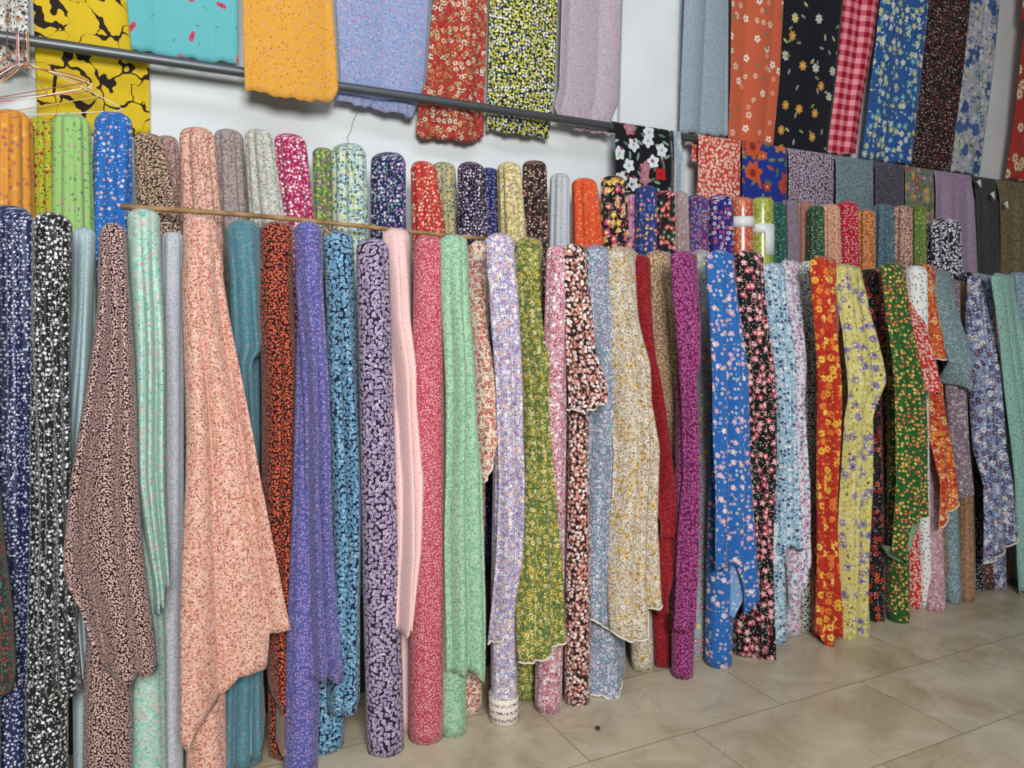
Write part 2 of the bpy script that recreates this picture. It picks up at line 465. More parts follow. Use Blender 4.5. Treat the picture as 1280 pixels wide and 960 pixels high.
# ------------------------------------------------------------------ room
def room():
    # floor: beige marble tiles
    m, nt, b = principled('marble_tiles', .32, .45)
    tc = nt.nodes.new('ShaderNodeTexCoord')
    br = nt.nodes.new('ShaderNodeTexBrick'); br.offset = 0.5; br.squash = 1
    br.inputs['Scale'].default_value = 1.0; br.inputs['Brick Width'].default_value = .80; br.inputs['Row Height'].default_value = .40
    br.inputs['Mortar Size'].default_value = .0022; br.inputs['Mortar Smooth'].default_value = .2; br.inputs['Bias'].default_value = 0
    br.inputs['Color1'].default_value = (0, 0, 0, 1); br.inputs['Color2'].default_value = (1, 1, 1, 1); br.inputs['Mortar'].default_value = (.5, .5, .5, 1)
    mp = nt.nodes.new('ShaderNodeMapping'); mp.inputs['Location'].default_value = (.36, .12, 0)
    nt.links.new(tc.outputs['Object'], mp.inputs[0]); nt.links.new(mp.outputs[0], br.inputs['Vector'])
    # each tile its own cut of stone
    off = nt.nodes.new('ShaderNodeVectorMath'); off.operation = 'MULTIPLY_ADD'
    off.inputs[1].default_value = (5, 3, 7)
    nt.links.new(br.outputs['Color'], off.inputs[0]); nt.links.new(mp.outputs[0], off.inputs[2])
    n1 = nt.nodes.new('ShaderNodeTexNoise'); n1.inputs['Scale'].default_value = 2.6; n1.inputs['Detail'].default_value = 8; n1.inputs['Roughness'].default_value = .62; n1.inputs['Distortion'].default_value = 1.4
    nt.links.new(off.outputs[0], n1.inputs['Vector'])
    r1 = nt.nodes.new('ShaderNodeValToRGB')
    e = r1.color_ramp.elements
    e[0].position = .30; e[0].color = lin((166, 148, 120)); e[1].position = .68; e[1].color = lin((205, 194, 168))
    q = e.new(.46); q.color = lin((186, 172, 146)); q = e.new(.56); q.color = lin((196, 184, 160))
    nt.links.new(n1.outputs[0], r1.inputs[0])
    n2 = nt.nodes.new('ShaderNodeTexNoise'); n2.inputs['Scale'].default_value = 1.7; n2.inputs['Detail'].default_value = 5; n2.inputs['Distortion'].default_value = 2.2
    nt.links.new(off.outputs[0], n2.inputs['Vector'])
    vein = nt.nodes.new('ShaderNodeValToRGB')
    e = vein.color_ramp.elements
    e[0].position = .485; e[0].color = (0, 0, 0, 1); e[1].position = .515; e[1].color = (0, 0, 0, 1)
    q = e.new(.5); q.color = (1, 1, 1, 1)
    nt.links.new(n2.outputs[0], vein.inputs[0])
    vm = nt.nodes.new('ShaderNodeMath'); vm.operation = 'MULTIPLY'; vm.inputs[1].default_value = .22
    nt.links.new(vein.outputs[0], vm.inputs[0])
    mx = nt.nodes.new('ShaderNodeMix'); mx.data_type = 'RGBA'
    nt.links.new(vm.outputs[0], mx.inputs[0]); nt.links.new(r1.outputs[0], mx.inputs[6]); mx.inputs[7].default_value = lin((140, 118, 92))
    gr = nt.nodes.new('ShaderNodeMix'); gr.data_type = 'RGBA'
    nt.links.new(br.outputs['Fac'], gr.inputs[0]); nt.links.new(mx.outputs[2], gr.inputs[6]); gr.inputs[7].default_value = lin((140, 126, 102))
    nt.links.new(gr.outputs[2], b.inputs['Base Color'])
    fl_ = box('floor', (-2.6, -3.2, -.08), (7.6, Y_WALL, 0), m); struct(fl_)
    # wall: whitewashed plaster
    m, nt, b = principled('white_plaster', .9, .1)
    tc = nt.nodes.new('ShaderNodeTexCoord')
    n1 = nt.nodes.new('ShaderNodeTexNoise'); n1.inputs['Scale'].default_value = 3.0; n1.inputs['Detail'].default_value = 6
    nt.links.new(tc.outputs['Object'], n1.inputs['Vector'])
    r1 = nt.nodes.new('ShaderNodeValToRGB'); e = r1.color_ramp.elements
    e[0].position = .3; e[0].color = lin((212, 219, 222)); e[1].position = .7; e[1].color = lin((226, 232, 234))
    nt.links.new(n1.outputs[0], r1.inputs[0]); nt.links.new(r1.outputs[0], b.inputs['Base Color'])
    bp = nt.nodes.new('ShaderNodeBump'); bp.inputs['Strength'].default_value = .12; bp.inputs['Distance'].default_value = .02
    n3 = nt.nodes.new('ShaderNodeTexNoise'); n3.inputs['Scale'].default_value = 9; n3.inputs['Detail'].default_value = 4
    nt.links.new(tc.outputs['Object'], n3.inputs['Vector']); nt.links.new(n3.outputs[0], bp.inputs['Height']); nt.links.new(bp.outputs[0], b.inputs['Normal'])
    MATS['plaster'] = m
    w = box('wall_back', (-2.6, Y_WALL, -.08), (7.6, Y_WALL+.15, 4.2), m); struct(w)
    xa, xb = on_plane(777, 80, Y_WALL-.03)[0], on_plane(852, 80, Y_WALL-.03)[0]
    c = box('trim_1', (xa, Y_WALL-.03, 0), (xb, Y_WALL, 4.2), m, bevel=.004); struct(c)
    # low plinth under the back row
    mw = plain('dark_wood', (58, 46, 38), .7)
    p = box('plinth', (-1.2, 2.60, 0), (6.6, Y_WALL-.035, Z_PLINTH), mw, bevel=.004); struct(p)
room()

# ------------------------------------------------------------------ rail, upper bar, stick
def rails():
    grey = plain('rail_metal', (96, 100, 104), .4, .6, .5)
    root = empty('hanging_rail', (-1.0, Y_RAIL, Z_RAIL))
    tag(root, 'long dark grey metal rail running along the wall above the bolts', 'rail')
    tube('bar', [(x, Y_RAIL, Z_RAIL) for x in np.linspace(-1.0, 6.4, 12)], R_RAIL, grey, root, 20)
    for x in (-.85, on_plane(362, 80, Y_RAIL)[0], on_plane(858, 172, Y_RAIL)[0], 6.1):
        tube('bracket', [(x, Y_RAIL+.005, Z_RAIL-.012), (x, Y_RAIL+.05, Z_RAIL-.03), (x, Y_WALL+.002, Z_RAIL-.03)], .008, grey, root)
    up = empty('hanging_bar', (-1.0, Y_UPPER, Z_UPPER))
    tag(up, 'upper metal bar from which the long cloths hang', 'rail')
    tube('bar', [(x, Y_UPPER, Z_UPPER) for x in np.linspace(-1.2, 6.4, 12)], R_BAR, grey, up, 16)
    for x in (-1.1, on_plane(810, 20, Y_UPPER)[0], on_plane(1262, 20, Y_UPPER)[0], 6.3):
        tube('bracket', [(x, Y_UPPER, Z_UPPER-.01), (x, Y_WALL+.002, Z_UPPER-.02)], .008, grey, up)
    m, nt, b = principled('bamboo', .6, .3)
    tc = nt.nodes.new('ShaderNodeTexCoord')
    n1 = nt.nodes.new('ShaderNodeTexNoise'); n1.inputs['Scale'].default_value = 14
    nt.links.new(tc.outputs['UV'], n1.inputs['Vector'])
    r1 = nt.nodes.new('ShaderNodeValToRGB'); e = r1.color_ramp.elements
    e[0].position = .35; e[0].color = lin((120, 88, 58)); e[1].position = .65; e[1].color = lin((176, 140, 96))
    nt.links.new(n1.outputs[0], r1.inputs[0]); nt.links.new(r1.outputs[0], b.inputs['Base Color'])
    A, B = on_plane(150, 258, 2.575), on_plane(616, 297, 2.575)
    q = np.linspace(0, 1, 24)
    pts = [A+(B-A)*t+np.array([0, 0, .006*math.sin(5*t)]) for t in q]
    s = tube('wooden_stick', pts, [.0085-.002*t+(.0012 if i % 6 == 3 else 0) for i, t in enumerate(q)], m, None, 12)
    rebase(s, A); tag(s, 'thin brown wooden stick lying along the tops of the front bolts', 'stick')
rails()

# ------------------------------------------------------------------ prints
W = (238, 236, 230)
C = cloth
# front row
C('scrap', (38, 52, 48), [bl(75, [(170, 58, 44), (60, 110, 84), (120, 60, 50)], .42, .8)])
C('navy', (22, 28, 78), [bl(58, [(214, 220, 238), (170, 184, 222)], .27, .62, .5), dt(110, [(216, 224, 240), (90, 110, 180)], .24, .38)], rough=.5, spec=.4)
C('blackwhite', (14, 15, 20), [bl(50, [(230, 233, 236), (196, 200, 206)], .28, .66, .5), dt(110, [(220, 223, 228)], .24, .36)], rough=.55, spec=.35)
C('paleblue', (166, 192, 196), [dt(75, [(96, 136, 150), (84, 110, 120)], .16, .75), dt(55, [(196, 150, 158)], .1, .35)], rough=.6)
C('mocha', (42, 26, 30), [bl(115, [(232, 192, 184), (222, 178, 172)], .42, .97, .8, 1.5)])
C('mint', (152, 198, 184), [bl(46, [(204, 178, 172), (176, 214, 204), (120, 186, 170)], .40, .6, .9), bl(80, [(200, 170, 166), (112, 180, 160), (176, 214, 204)], .36, .75, .8)], rough=.48, spec=.35)
C('palegrey', (182, 186, 194), [dt(110, [(142, 150, 160), (206, 196, 204)], .3, .8)])
C('peach', (216, 164, 146), [bl(52, [(192, 116, 100), (208, 136, 118), (226, 186, 168)], .40, .6, .9), bl(78, [(164, 88, 76), (208, 138, 118), (154, 126, 92)], .34, .75, .6), dt(125, [(244, 216, 202), (140, 104, 80)], .26, .55)])
C('teal', (70, 124, 138), [bl(65, [(112, 128, 146), (88, 148, 160), (128, 126, 144)], .34, .6, .7)], rough=.6)
C('rust', (30, 16, 18), [fl(78, [(198, 74, 46), (214, 96, 58), (170, 50, 38)], (232, 150, 100), .40, .97, 4, .25)])
C('violet', (84, 86, 156), [dt(80, [(128, 130, 196), (160, 132, 190), (66, 66, 130)], .32, .85), dt(60, [(196, 140, 184)], .14, .5)])
C('skycurl', (20, 32, 62), [rg(62, [(120, 182, 222), (150, 202, 232), (104, 164, 206)], (30, 48, 82), .47, .98, .38, .5)])
C('plumcurl', (34, 22, 50), [rg(58, [(190, 170, 204), (172, 150, 192), (204, 188, 214)], (46, 32, 66), .45, .98, .38, .5)])
C('blush', (236, 194, 190), [dt(30, [(150, 104, 110), (206, 120, 130)], .08, .8)], rough=.6)
C('rose', (176, 62, 82), [fl(95, [(216, 130, 140), (226, 164, 166), (200, 96, 112)], (240, 206, 200), .34, .85, 4)])
C('seafoam', (136, 182, 148), [bl(80, [(170, 206, 174), (104, 154, 122)], .36, .8, .6)], rough=.65)
C('creamrose', (226, 206, 184), [fl(36, [(190, 62, 64), (214, 112, 102), (170, 48, 56)], (236, 190, 170), .38, .85), lf(52, [(82, 108, 72), (114, 128, 82), (56, 84, 64)], .38, .75), dt(84, [(190, 96, 90), (236, 226, 206)], .24, .6)])
C('lavender', (178, 172, 204), [fl(38, [(232, 230, 238), (138, 128, 186), (214, 180, 176)], (206, 170, 96), .40, .9), lf(54, [(84, 104, 118), (104, 94, 154), (206, 126, 120)], .36, .75), dt(84, [(236, 234, 236), (92, 96, 124), (190, 130, 150)], .26, .65)])
C('olive', (106, 122, 56), [fl(34, [(214, 190, 78), (222, 208, 140), (196, 168, 60)], (110, 84, 40), .38, .9), lf(48, [(56, 92, 48), (78, 112, 58), (160, 160, 90)], .40, .8), dt(80, [(46, 70, 36), (214, 200, 120)], .26, .6)])
C('pinkred', (196, 140, 156), [fl(40, [(170, 40, 66), (226, 214, 220), (190, 84, 110)], (236, 216, 206), .40, .9), lf(54, [(110, 50, 76), (112, 124, 140), (226, 204, 210)], .40, .8), dt(84, [(230, 216, 220), (130, 36, 60)], .26, .6)])
C('bloom', (40, 22, 26), [bl(44, [(240, 222, 220), (210, 140, 128), (228, 190, 184)], .42, .95, .6), dt(88, [(196, 120, 84), (120, 56, 52)], .3, .5)])
C('dusk', (122, 138, 160), [fl(46, [(206, 204, 216), (164, 144, 178), (120, 164, 172)], (76, 84, 112), .42, .95), lf(62, [(212, 214, 222), (88, 140, 142), (180, 150, 176)], .38, .8), dt(92, [(66, 74, 100), (224, 224, 230)], .26, .6)])
C('tan', (186, 170, 146), [fl(26, [(206, 164, 74), (222, 212, 196), (190, 150, 76)], (140, 98, 50), .36, .7), lf(46, [(140, 124, 104), (212, 206, 196), (132, 136, 124)], .36, .8), dt(70, [(222, 216, 202), (112, 94, 80)], .28, .65)])
C('scarlet', (138, 16, 26), [dt(60, [(176, 44, 50), (92, 10, 18)], .26, .8)])
C('leopard', (198, 166, 130), [rg(66, [(86, 58, 40), (104, 72, 50)], (178, 138, 98), .40, .95, .5, .5)])
C('magenta', (98, 18, 76), [rg(66, [(196, 92, 158), (180, 74, 142)], (108, 22, 82), .40, .95, .45, .4)])
C('slateflower', (150, 164, 172), [fl(20, [(190, 96, 120), (206, 180, 110), (150, 110, 150)], (230, 210, 180), .36, .75), lf(36, [(110, 130, 110), (120, 140, 156)], .36, .6)])
C('cobalt', (30, 98, 178), [fl(15, [(220, 176, 196), (208, 144, 176), (224, 206, 210)], (230, 210, 150), .24, .5), fl(34, [(220, 182, 198), (200, 164, 192), (216, 204, 178)], (90, 60, 110), .30, .40), lf(40, [(84, 136, 150), (196, 190, 150)], .28, .3)])
C('noirpink', (16, 14, 18), [fl(20, [(214, 84, 110), (232, 150, 166), (190, 70, 100)], (250, 220, 190), .36, .7), lf(34, [(70, 104, 76), (110, 120, 90), (180, 70, 96)], .34, .6), dt(66, [(236, 180, 180), (226, 222, 200)], .22, .3)])
C('iceblue', (150, 182, 204), [fl(38, [(232, 236, 238), (60, 70, 110), (120, 170, 200)], (40, 44, 60), .38, .8), lf(56, [(50, 60, 84), (226, 232, 236), (90, 150, 160)], .38, .7)])
C('whitepurple', (212, 210, 220), [fl(34, [(150, 60, 130), (60, 70, 110), (206, 120, 170)], (250, 240, 240), .36, .75), lf(56, [(50, 50, 70), (150, 190, 190), (180, 120, 170)], .38, .7)])
C('blackgreenwhite', (196, 206, 190), [bl(50, [(30, 34, 36), (90, 120, 96), (120, 70, 90)], .38, .85, .5), lf(70, [(236, 238, 230), (40, 40, 44)], .38, .7)])
C('redorange', (186, 40, 22), [fl(16, [(230, 176, 48), (226, 120, 40), (236, 196, 80)], (200, 110, 30), .36, .75, 9), bl(46, [(214, 84, 36), (150, 24, 20), (224, 150, 60)], .3, .5)])
C('maizepurple', (198, 190, 112), [fl(15, [(118, 110, 168), (140, 128, 180), (206, 190, 90)], (80, 70, 130), .40, .72, 9), bl(46, [(222, 212, 150), (160, 150, 76), (206, 186, 90)], .36, .75)])
C('blackred', (24, 22, 22), [fl(20, [(200, 54, 36), (226, 84, 44), (150, 36, 40)], (60, 20, 20), .38, .5), lf(46, [(64, 84, 72), (150, 150, 140), (90, 50, 46)], .38, .7)])
C('oxblood', (92, 28, 30), [fl(40, [(190, 80, 70), (206, 150, 120), (60, 70, 44)], (230, 190, 150), .38, .85), dt(80, [(40, 18, 20), (206, 120, 90)], .3, .6)])
C('greenred', (24, 92, 34), [fl(36, [(214, 130, 56), (226, 180, 90), (190, 60, 50)], (240, 200, 110), .36, .75), lf(56, [(16, 60, 24), (60, 130, 56)], .38, .6)])
C('reddaisy', (202, 44, 34), [rg(44, [(244, 232, 220), (238, 214, 190)], (206, 60, 40), .36, .85, .5, .2)])
C('whiteleaf', (228, 232, 232), [lf(34, [(50, 80, 84), (90, 130, 110), (206, 130, 70)], .34, .7), dt(50, [(40, 50, 60), (200, 90, 70)], .16, .4)])
C('orangemix', (206, 84, 36), [fl(26, [(230, 150, 50), (190, 40, 30), (236, 200, 120)], (120, 60, 20), .42, .9), lf(46, [(90, 110, 60), (240, 220, 190), (160, 40, 30)], .36, .6)])
C('seagrey', (124, 148, 154), [dt(80, [(60, 80, 88), (170, 190, 190)], .3, .85)])
C('pinkmauve', (196, 150, 160), [fl(44, [(226, 180, 180), (150, 84, 110), (170, 140, 170)], (240, 220, 200), .4, .85), dt(80, [(120, 70, 100), (230, 210, 206)], .26, .6)])
C('plumgrey', (128, 112, 126), [fl(40, [(160, 140, 160), (96, 76, 110), (176, 160, 150)], (206, 190, 170), .4, .85), dt(70, [(70, 60, 80), (190, 176, 180)], .26, .6)])
C('copper', (150, 110, 78), [bl(60, [(176, 132, 92), (116, 84, 66)], .38, .7), dt(90, [(150, 110, 140)], .2, .4)], rough=.5)
C('nightdots', (20, 20, 24), [dt(56, [(220, 222, 224), (190, 192, 198)], .22, .75)])
C('chestnut', (78, 44, 40), [fl(36, [(130, 70, 62), (150, 110, 84), (110, 50, 60)], (190, 150, 120), .4, .85), lf(60, [(60, 70, 56), (50, 28, 30)], .38, .6)])
C('bluebloom', (132, 146, 178), [fl(22, [(44, 60, 112), (72, 94, 146), (206, 210, 220)], (180, 120, 80), .42, .9), lf(40, [(30, 38, 66), (160, 110, 90), (206, 212, 222), ], .4, .8)])
C('peachposy', (218, 186, 174), [fl(20, [(214, 84, 50), (176, 130, 180), (226, 140, 110)], (240, 210, 160), .38, .75), lf(40, [(120, 140, 110), (200, 150, 130)], .3, .5)])
C('aqua', (132, 180, 168), [dt(56, [(52, 72, 76), (90, 124, 120)], .22, .85), dt(90, [(176, 210, 200)], .24, .5)])
C('steelblue', (128, 154, 168), [bl(70, [(92, 116, 134), (160, 184, 194)], .38, .8)])
# reverse sides
C('back_teal', (120, 164, 164), [], rough=.7)
C('back_rust', (150, 120, 104), [dt(90, [(176, 140, 120), (120, 84, 70)], .3, .8)])
C('back_green', (120, 160, 118), [dt(60, [(150, 176, 130), (96, 140, 96)], .3, .7)])
C('back_ice', (196, 210, 216), [dt(50, [(150, 170, 186), (110, 130, 150)], .26, .6)])
C('back_blue', (110, 150, 196), [dt(36, [(176, 180, 206), (150, 176, 190)], .3, .5)])
# back row
C('marigold', (214, 138, 38), [bl(34, [(176, 112, 84), (226, 164, 60), (190, 104, 70)], .34, .5, .5)], rough=.55)
C('limeyellow', (168, 176, 38), [fl(34, [(214, 150, 34), (196, 60, 40), (222, 196, 60)], (40, 40, 20), .36, .8), lf(46, [(60, 90, 30), (110, 140, 36)], .34, .6)])
C('applegreen', (146, 192, 108), [lf(30, [(84, 120, 110), (96, 150, 76), (206, 150, 150)], .3, .55), dt(40, [(90, 96, 140), (220, 160, 160)], .13, .4)])
C('azure', (30, 104, 190), [fl(34, [(216, 204, 224), (180, 160, 212), (206, 140, 186)], (226, 206, 140), .26, .6), dt(70, [(190, 210, 232), (70, 150, 210)], .18, .45)])
C('speckbrown', (52, 38, 34), [bl(92, [(206, 176, 146), (186, 152, 124)], .40, .95, .7)])
C('rosybrown', (150, 116, 112), [bl(92, [(206, 170, 160), (104, 74, 74)], .36, .8, .6)])
C('salmon', (212, 164, 146), [bl(84, [(120, 74, 60), (228, 190, 170), (176, 96, 80)], .36, .85, .6)])
C('taupe', (146, 132, 130), [bl(90, [(180, 166, 162), (110, 96, 96)], .36, .8, .6)])
C('sagewhite', (178, 182, 172), [bl(84, [(216, 214, 206), (126, 136, 126), (190, 160, 150)], .38, .85, .6)])
C('fuchsia', (158, 24, 84), [fl(48, [(240, 214, 220), (224, 120, 160), (200, 60, 110)], (250, 240, 200), .36, .85), dt(84, [(236, 190, 206)], .2, .5)])
C('meadow', (88, 128, 66), [bl(46, [(176, 186, 60), (150, 80, 130), (120, 160, 110)], .40, .85, .6), dt(80, [(220, 214, 150), (50, 80, 50)], .26, .6)])
C('gardenmint', (172, 196, 184), [bl(44, [(70, 110, 150), (90, 130, 70), (206, 206, 120)], .38, .85, .6), dt(76, [(236, 238, 232), (60, 84, 110)], .28, .6)])
C('midnight', (26, 32, 74), [fl(44, [(60, 140, 150), (120, 80, 170), (196, 206, 226)], (226, 190, 90), .36, .8), dt(72, [(200, 200, 220), (90, 60, 150)], .22, .6)])
C('crimson', (196, 42, 48), [fl(48, [(232, 150, 110), (236, 210, 170), (170, 110, 80)], (240, 220, 150), .34, .75), dt(84, [(150, 30, 50), (226, 120, 100)], .24, .5)])
C('sand', (170, 164, 126), [bl(60, [(90, 110, 80), (206, 180, 110), (80, 90, 110)], .38, .85, .6)])
C('inkwhite', (26, 20, 42), [dt(52, [(226, 218, 232), (196, 180, 206), (150, 110, 170)], .28, .75), dt(92, [(200, 190, 214)], .2, .4)])
C('indigo', (32, 38, 96), [dt(56, [(150, 160, 210), (90, 100, 170), (190, 150, 150)], .28, .8)])
C('custard', (206, 190, 128), [bl(60, [(160, 140, 70), (232, 222, 176), (140, 120, 130)], .38, .85, .6)])
C('cocoa', (34, 24, 26), [bl(60, [(190, 130, 120), (206, 176, 150), (110, 70, 64)], .34, .75, .6)])
C('silver', (176, 182, 190), [dt(34, [(110, 116, 126), (140, 150, 160)], .12, .75), dt(80, [(196, 200, 206)], .24, .5)], rough=.6)
C('tangerine', (220, 78, 34), [bl(50, [(236, 130, 84), (200, 60, 24)], .34, .6, .6)])
C('tropic', (30, 22, 30), [fl(18, [(220, 170, 60), (206, 80, 110), (226, 150, 110)], (240, 220, 150), .44, .85), lf(34, [(90, 120, 80), (180, 60, 96), (224, 190, 150)], .42, .6)])
C('orchid', (190, 120, 160), [bl(36, [(206, 140, 190), (226, 180, 110), (120, 60, 110)], .44, .85, .6)])
C('royalmulti', (34, 60, 130), [bl(30, [(226, 170, 90), (216, 130, 160), (80, 110, 180)], .42, .75, .6, 1.6)])
C('nightgarden', (28, 26, 34), [fl(26, [(206, 60, 70), (70, 120, 90), (220, 120, 130)], (240, 190, 120), .42, .85)])
C('mushroom', (158, 138, 140), [fl(40, [(190, 160, 160), (150, 84, 84), (110, 104, 110)], (220, 200, 190), .36, .7)])
C('violetmix', (92, 44, 112), [bl(40, [(60, 90, 150), (180, 60, 120), (110, 140, 150)], .40, .85, .6), dt(70, [(214, 190, 210), (50, 30, 80)], .24, .5)])
C('royal', (30, 34, 128), [fl(28, [(222, 190, 176), (196, 80, 110), (220, 214, 220)], (40, 30, 80), .36, .75), lf(50, [(70, 80, 170), (120, 40, 110)], .36, .6)])
C('wraporange', (204, 92, 60), [bl(48, [(230, 170, 120), (180, 60, 50), (226, 120, 70)], .38, .8, .5)], rough=.35, spec=.5, coat=.6)
C('wrapgreen', (156, 172, 52), [bl(48, [(190, 200, 90), (120, 140, 40), (210, 190, 90)], .38, .8, .5)], rough=.35, spec=.5, coat=.6)
C('pine', (26, 84, 70), [dt(60, [(90, 150, 130), (20, 60, 52), (150, 180, 160)], .26, .75)])
C('heather', (128, 112, 126), [dt(80, [(156, 140, 154), (104, 90, 104)], .3, .8)])
C('terracotta', (166, 114, 96), [dt(70, [(196, 146, 124), (130, 80, 66)], .28, .8)])
C('forest', (32, 84, 54), [dt(50, [(190, 190, 150), (120, 160, 120), (190, 90, 90)], .24, .8)])
C('apricot', (212, 156, 130), [bl(70, [(176, 104, 84), (232, 190, 166)], .36, .8, .6)])
C('cherry', (188, 30, 48), [dt(48, [(236, 196, 190), (230, 130, 140)], .26, .8)])
C('amber', (198, 112, 56), [bl(56, [(226, 170, 110), (150, 66, 40)], .36, .8, .6)])
C('harbour', (72, 104, 118), [dt(64, [(120, 150, 160), (44, 66, 80)], .3, .8)])
C('peachblack', (198, 150, 130), [bl(64, [(60, 44, 44), (226, 186, 166)], .36, .85, .6)])
C('moss', (104, 128, 48), [bl(56, [(140, 160, 80), (70, 92, 34), (190, 190, 130)], .34, .7, .6)])
C('petalblack', (34, 30, 44), [bl(44, [(226, 222, 232), (196, 186, 214)], .40, .9, .6)])
# draped over the rail
C('bigfloral', (16, 16, 24), [lf(20, [(120, 156, 130), (150, 176, 160), (80, 120, 90)], .38, .85, 3), fl(13, [(216, 222, 228), (180, 110, 124), (206, 214, 222)], (150, 160, 176), .36, .8, 5, .25), dt(26, [(150, 60, 80), (206, 190, 110)], .2, .3), fl(4.3, [(190, 24, 34)], (120, 10, 30), .12, .5, 4, .25)], grow=1)
C('satin', (150, 164, 176), [dt(80, [(190, 200, 210), (120, 136, 150)], .3, .7)], rough=.35, spec=.6)
C('redwhite', (206, 70, 54), [rg(38, [(244, 228, 214), (236, 196, 170)], (216, 96, 72), .38, .9, .42, .3)])
C('blueorange', (24, 50, 150), [fl(14, [(200, 84, 40), (176, 60, 44)], (226, 150, 90), .32, .35), lf(16, [(70, 104, 76), (176, 80, 50), (110, 130, 80)], .36, .5), fl(6.5, [(206, 84, 40), (214, 114, 56), (186, 60, 40)], (140, 40, 30), .36, .6, 7)], grow=1)
C('lilacblack', (66, 50, 66), [bl(62, [(206, 184, 206), (190, 164, 190)], .42, .97, .7)])
C('tealspeck', (108, 130, 142), [bl(84, [(150, 170, 176), (74, 98, 112)], .36, .85, .6)])
C('plumspeck', (76, 70, 86), [bl(84, [(116, 108, 122), (48, 44, 58)], .36, .85, .6)])
C('mixedgarden', (112, 122, 98), [fl(15, [(176, 76, 60), (140, 116, 150), (190, 140, 84)], (206, 180, 120), .40, .8), lf(28, [(80, 114, 64), (150, 150, 146), (64, 90, 56)], .42, .75)], grow=1.1)
C('lilac', (164, 138, 168), [lf(46, [(190, 166, 190), (128, 100, 150), (150, 120, 130)], .38, .8)])
C('charcoal', (60, 58, 60), [dt(70, [(84, 80, 80), (44, 40, 44)], .3, .7)])
C('olivebrown', (112, 100, 70), [bl(56, [(140, 126, 84), (84, 74, 54)], .38, .8, .6)])
# hung from above
C('greyfloral', (190, 186, 180), [bl(30, [(84, 96, 104), (176, 130, 90), (226, 226, 226)], .40, .85, .7), dt(60, [(60, 66, 80), (230, 232, 232)], .3, .6)])
C('turquoise', (92, 182, 190), [layer(11, [(206, 66, 90), (190, 50, 76), (214, 110, 120)], .15, .62, (130, 60, 90), .4, 2, 1.3, .12, .3), lf(16, [(80, 120, 96)], .10, .25, 4)], grow=1)
C('golden', (222, 156, 46), [bl(50, [(206, 150, 130), (196, 120, 60), (226, 170, 90)], .26, .55, .5), dt(70, [(150, 110, 80), (196, 90, 100)], .16, .35)])
C('periwinkle', (140, 156, 200), [bl(46, [(190, 130, 170), (110, 140, 190), (200, 160, 186)], .26, .6, .6), dt(76, [(96, 120, 170), (180, 190, 220)], .24, .6)])
C('redgarden', (176, 52, 44), [fl(32, [(206, 176, 130), (216, 206, 186), (180, 114, 64)], (120, 40, 30), .36, .8), lf(48, [(106, 112, 72), (206, 100, 74), (130, 34, 32)], .38, .75), dt(80, [(60, 40, 36), (220, 190, 150)], .24, .45)], grow=1.2)
C('citrus', (26, 34, 30), [bl(50, [(206, 206, 60), (232, 234, 226), (206, 190, 40)], .38, .92, .5), dt(84, [(84, 130, 160), (226, 226, 90), (230, 232, 220)], .3, .6)])
C('mauve', (176, 160, 172), [dt(90, [(200, 186, 196), (150, 134, 150)], .28, .7)], rough=.6)
C('slate', (146, 162, 176), [dt(84, [(120, 136, 152), (166, 180, 192)], .28, .7)])
C('orangedaisy', (206, 92, 58), [fl(9.5, [(236, 222, 210), (226, 186, 160)], (206, 120, 80), .15, .8), fl(20, [(220, 190, 160), (120, 110, 74), (226, 150, 120)], (200, 120, 90), .24, .4)], grow=1)
C('blacknavy', (16, 20, 32), [fl(9, [(186, 194, 200), (206, 140, 60), (200, 196, 130)], (220, 190, 80), .19, .62, 7), lf(15, [(120, 140, 90), (140, 146, 150), (190, 180, 110)], .24, .38)], grow=1)
C('bluewhite', (40, 92, 164), [fl(20, [(214, 220, 206), (184, 198, 146), (96, 164, 200)], (230, 214, 140), .34, .75), lf(32, [(150, 172, 126), (200, 214, 226), (28, 66, 134)], .36, .65)], grow=1.1)
C('blackred2', (20, 14, 16), [bl(36, [(190, 60, 60), (206, 180, 160), (150, 40, 50)], .24, .7, .5), dt(64, [(220, 196, 180), (160, 60, 56)], .18, .4)])
C('greyblue', (172, 174, 186), [bl(12, [(50, 84, 150), (150, 158, 150), (64, 100, 164)], .44, .75, .6), fl(22, [(200, 198, 202), (186, 188, 166), (84, 120, 174)], (220, 216, 196), .38, .65), dt(40, [(60, 90, 150), (206, 206, 206)], .26, .4)], grow=1)
C('poppy', (192, 46, 32), [fl(12, [(236, 222, 190), (230, 210, 156)], (200, 120, 60), .33, .85, 8, .4)], grow=1)

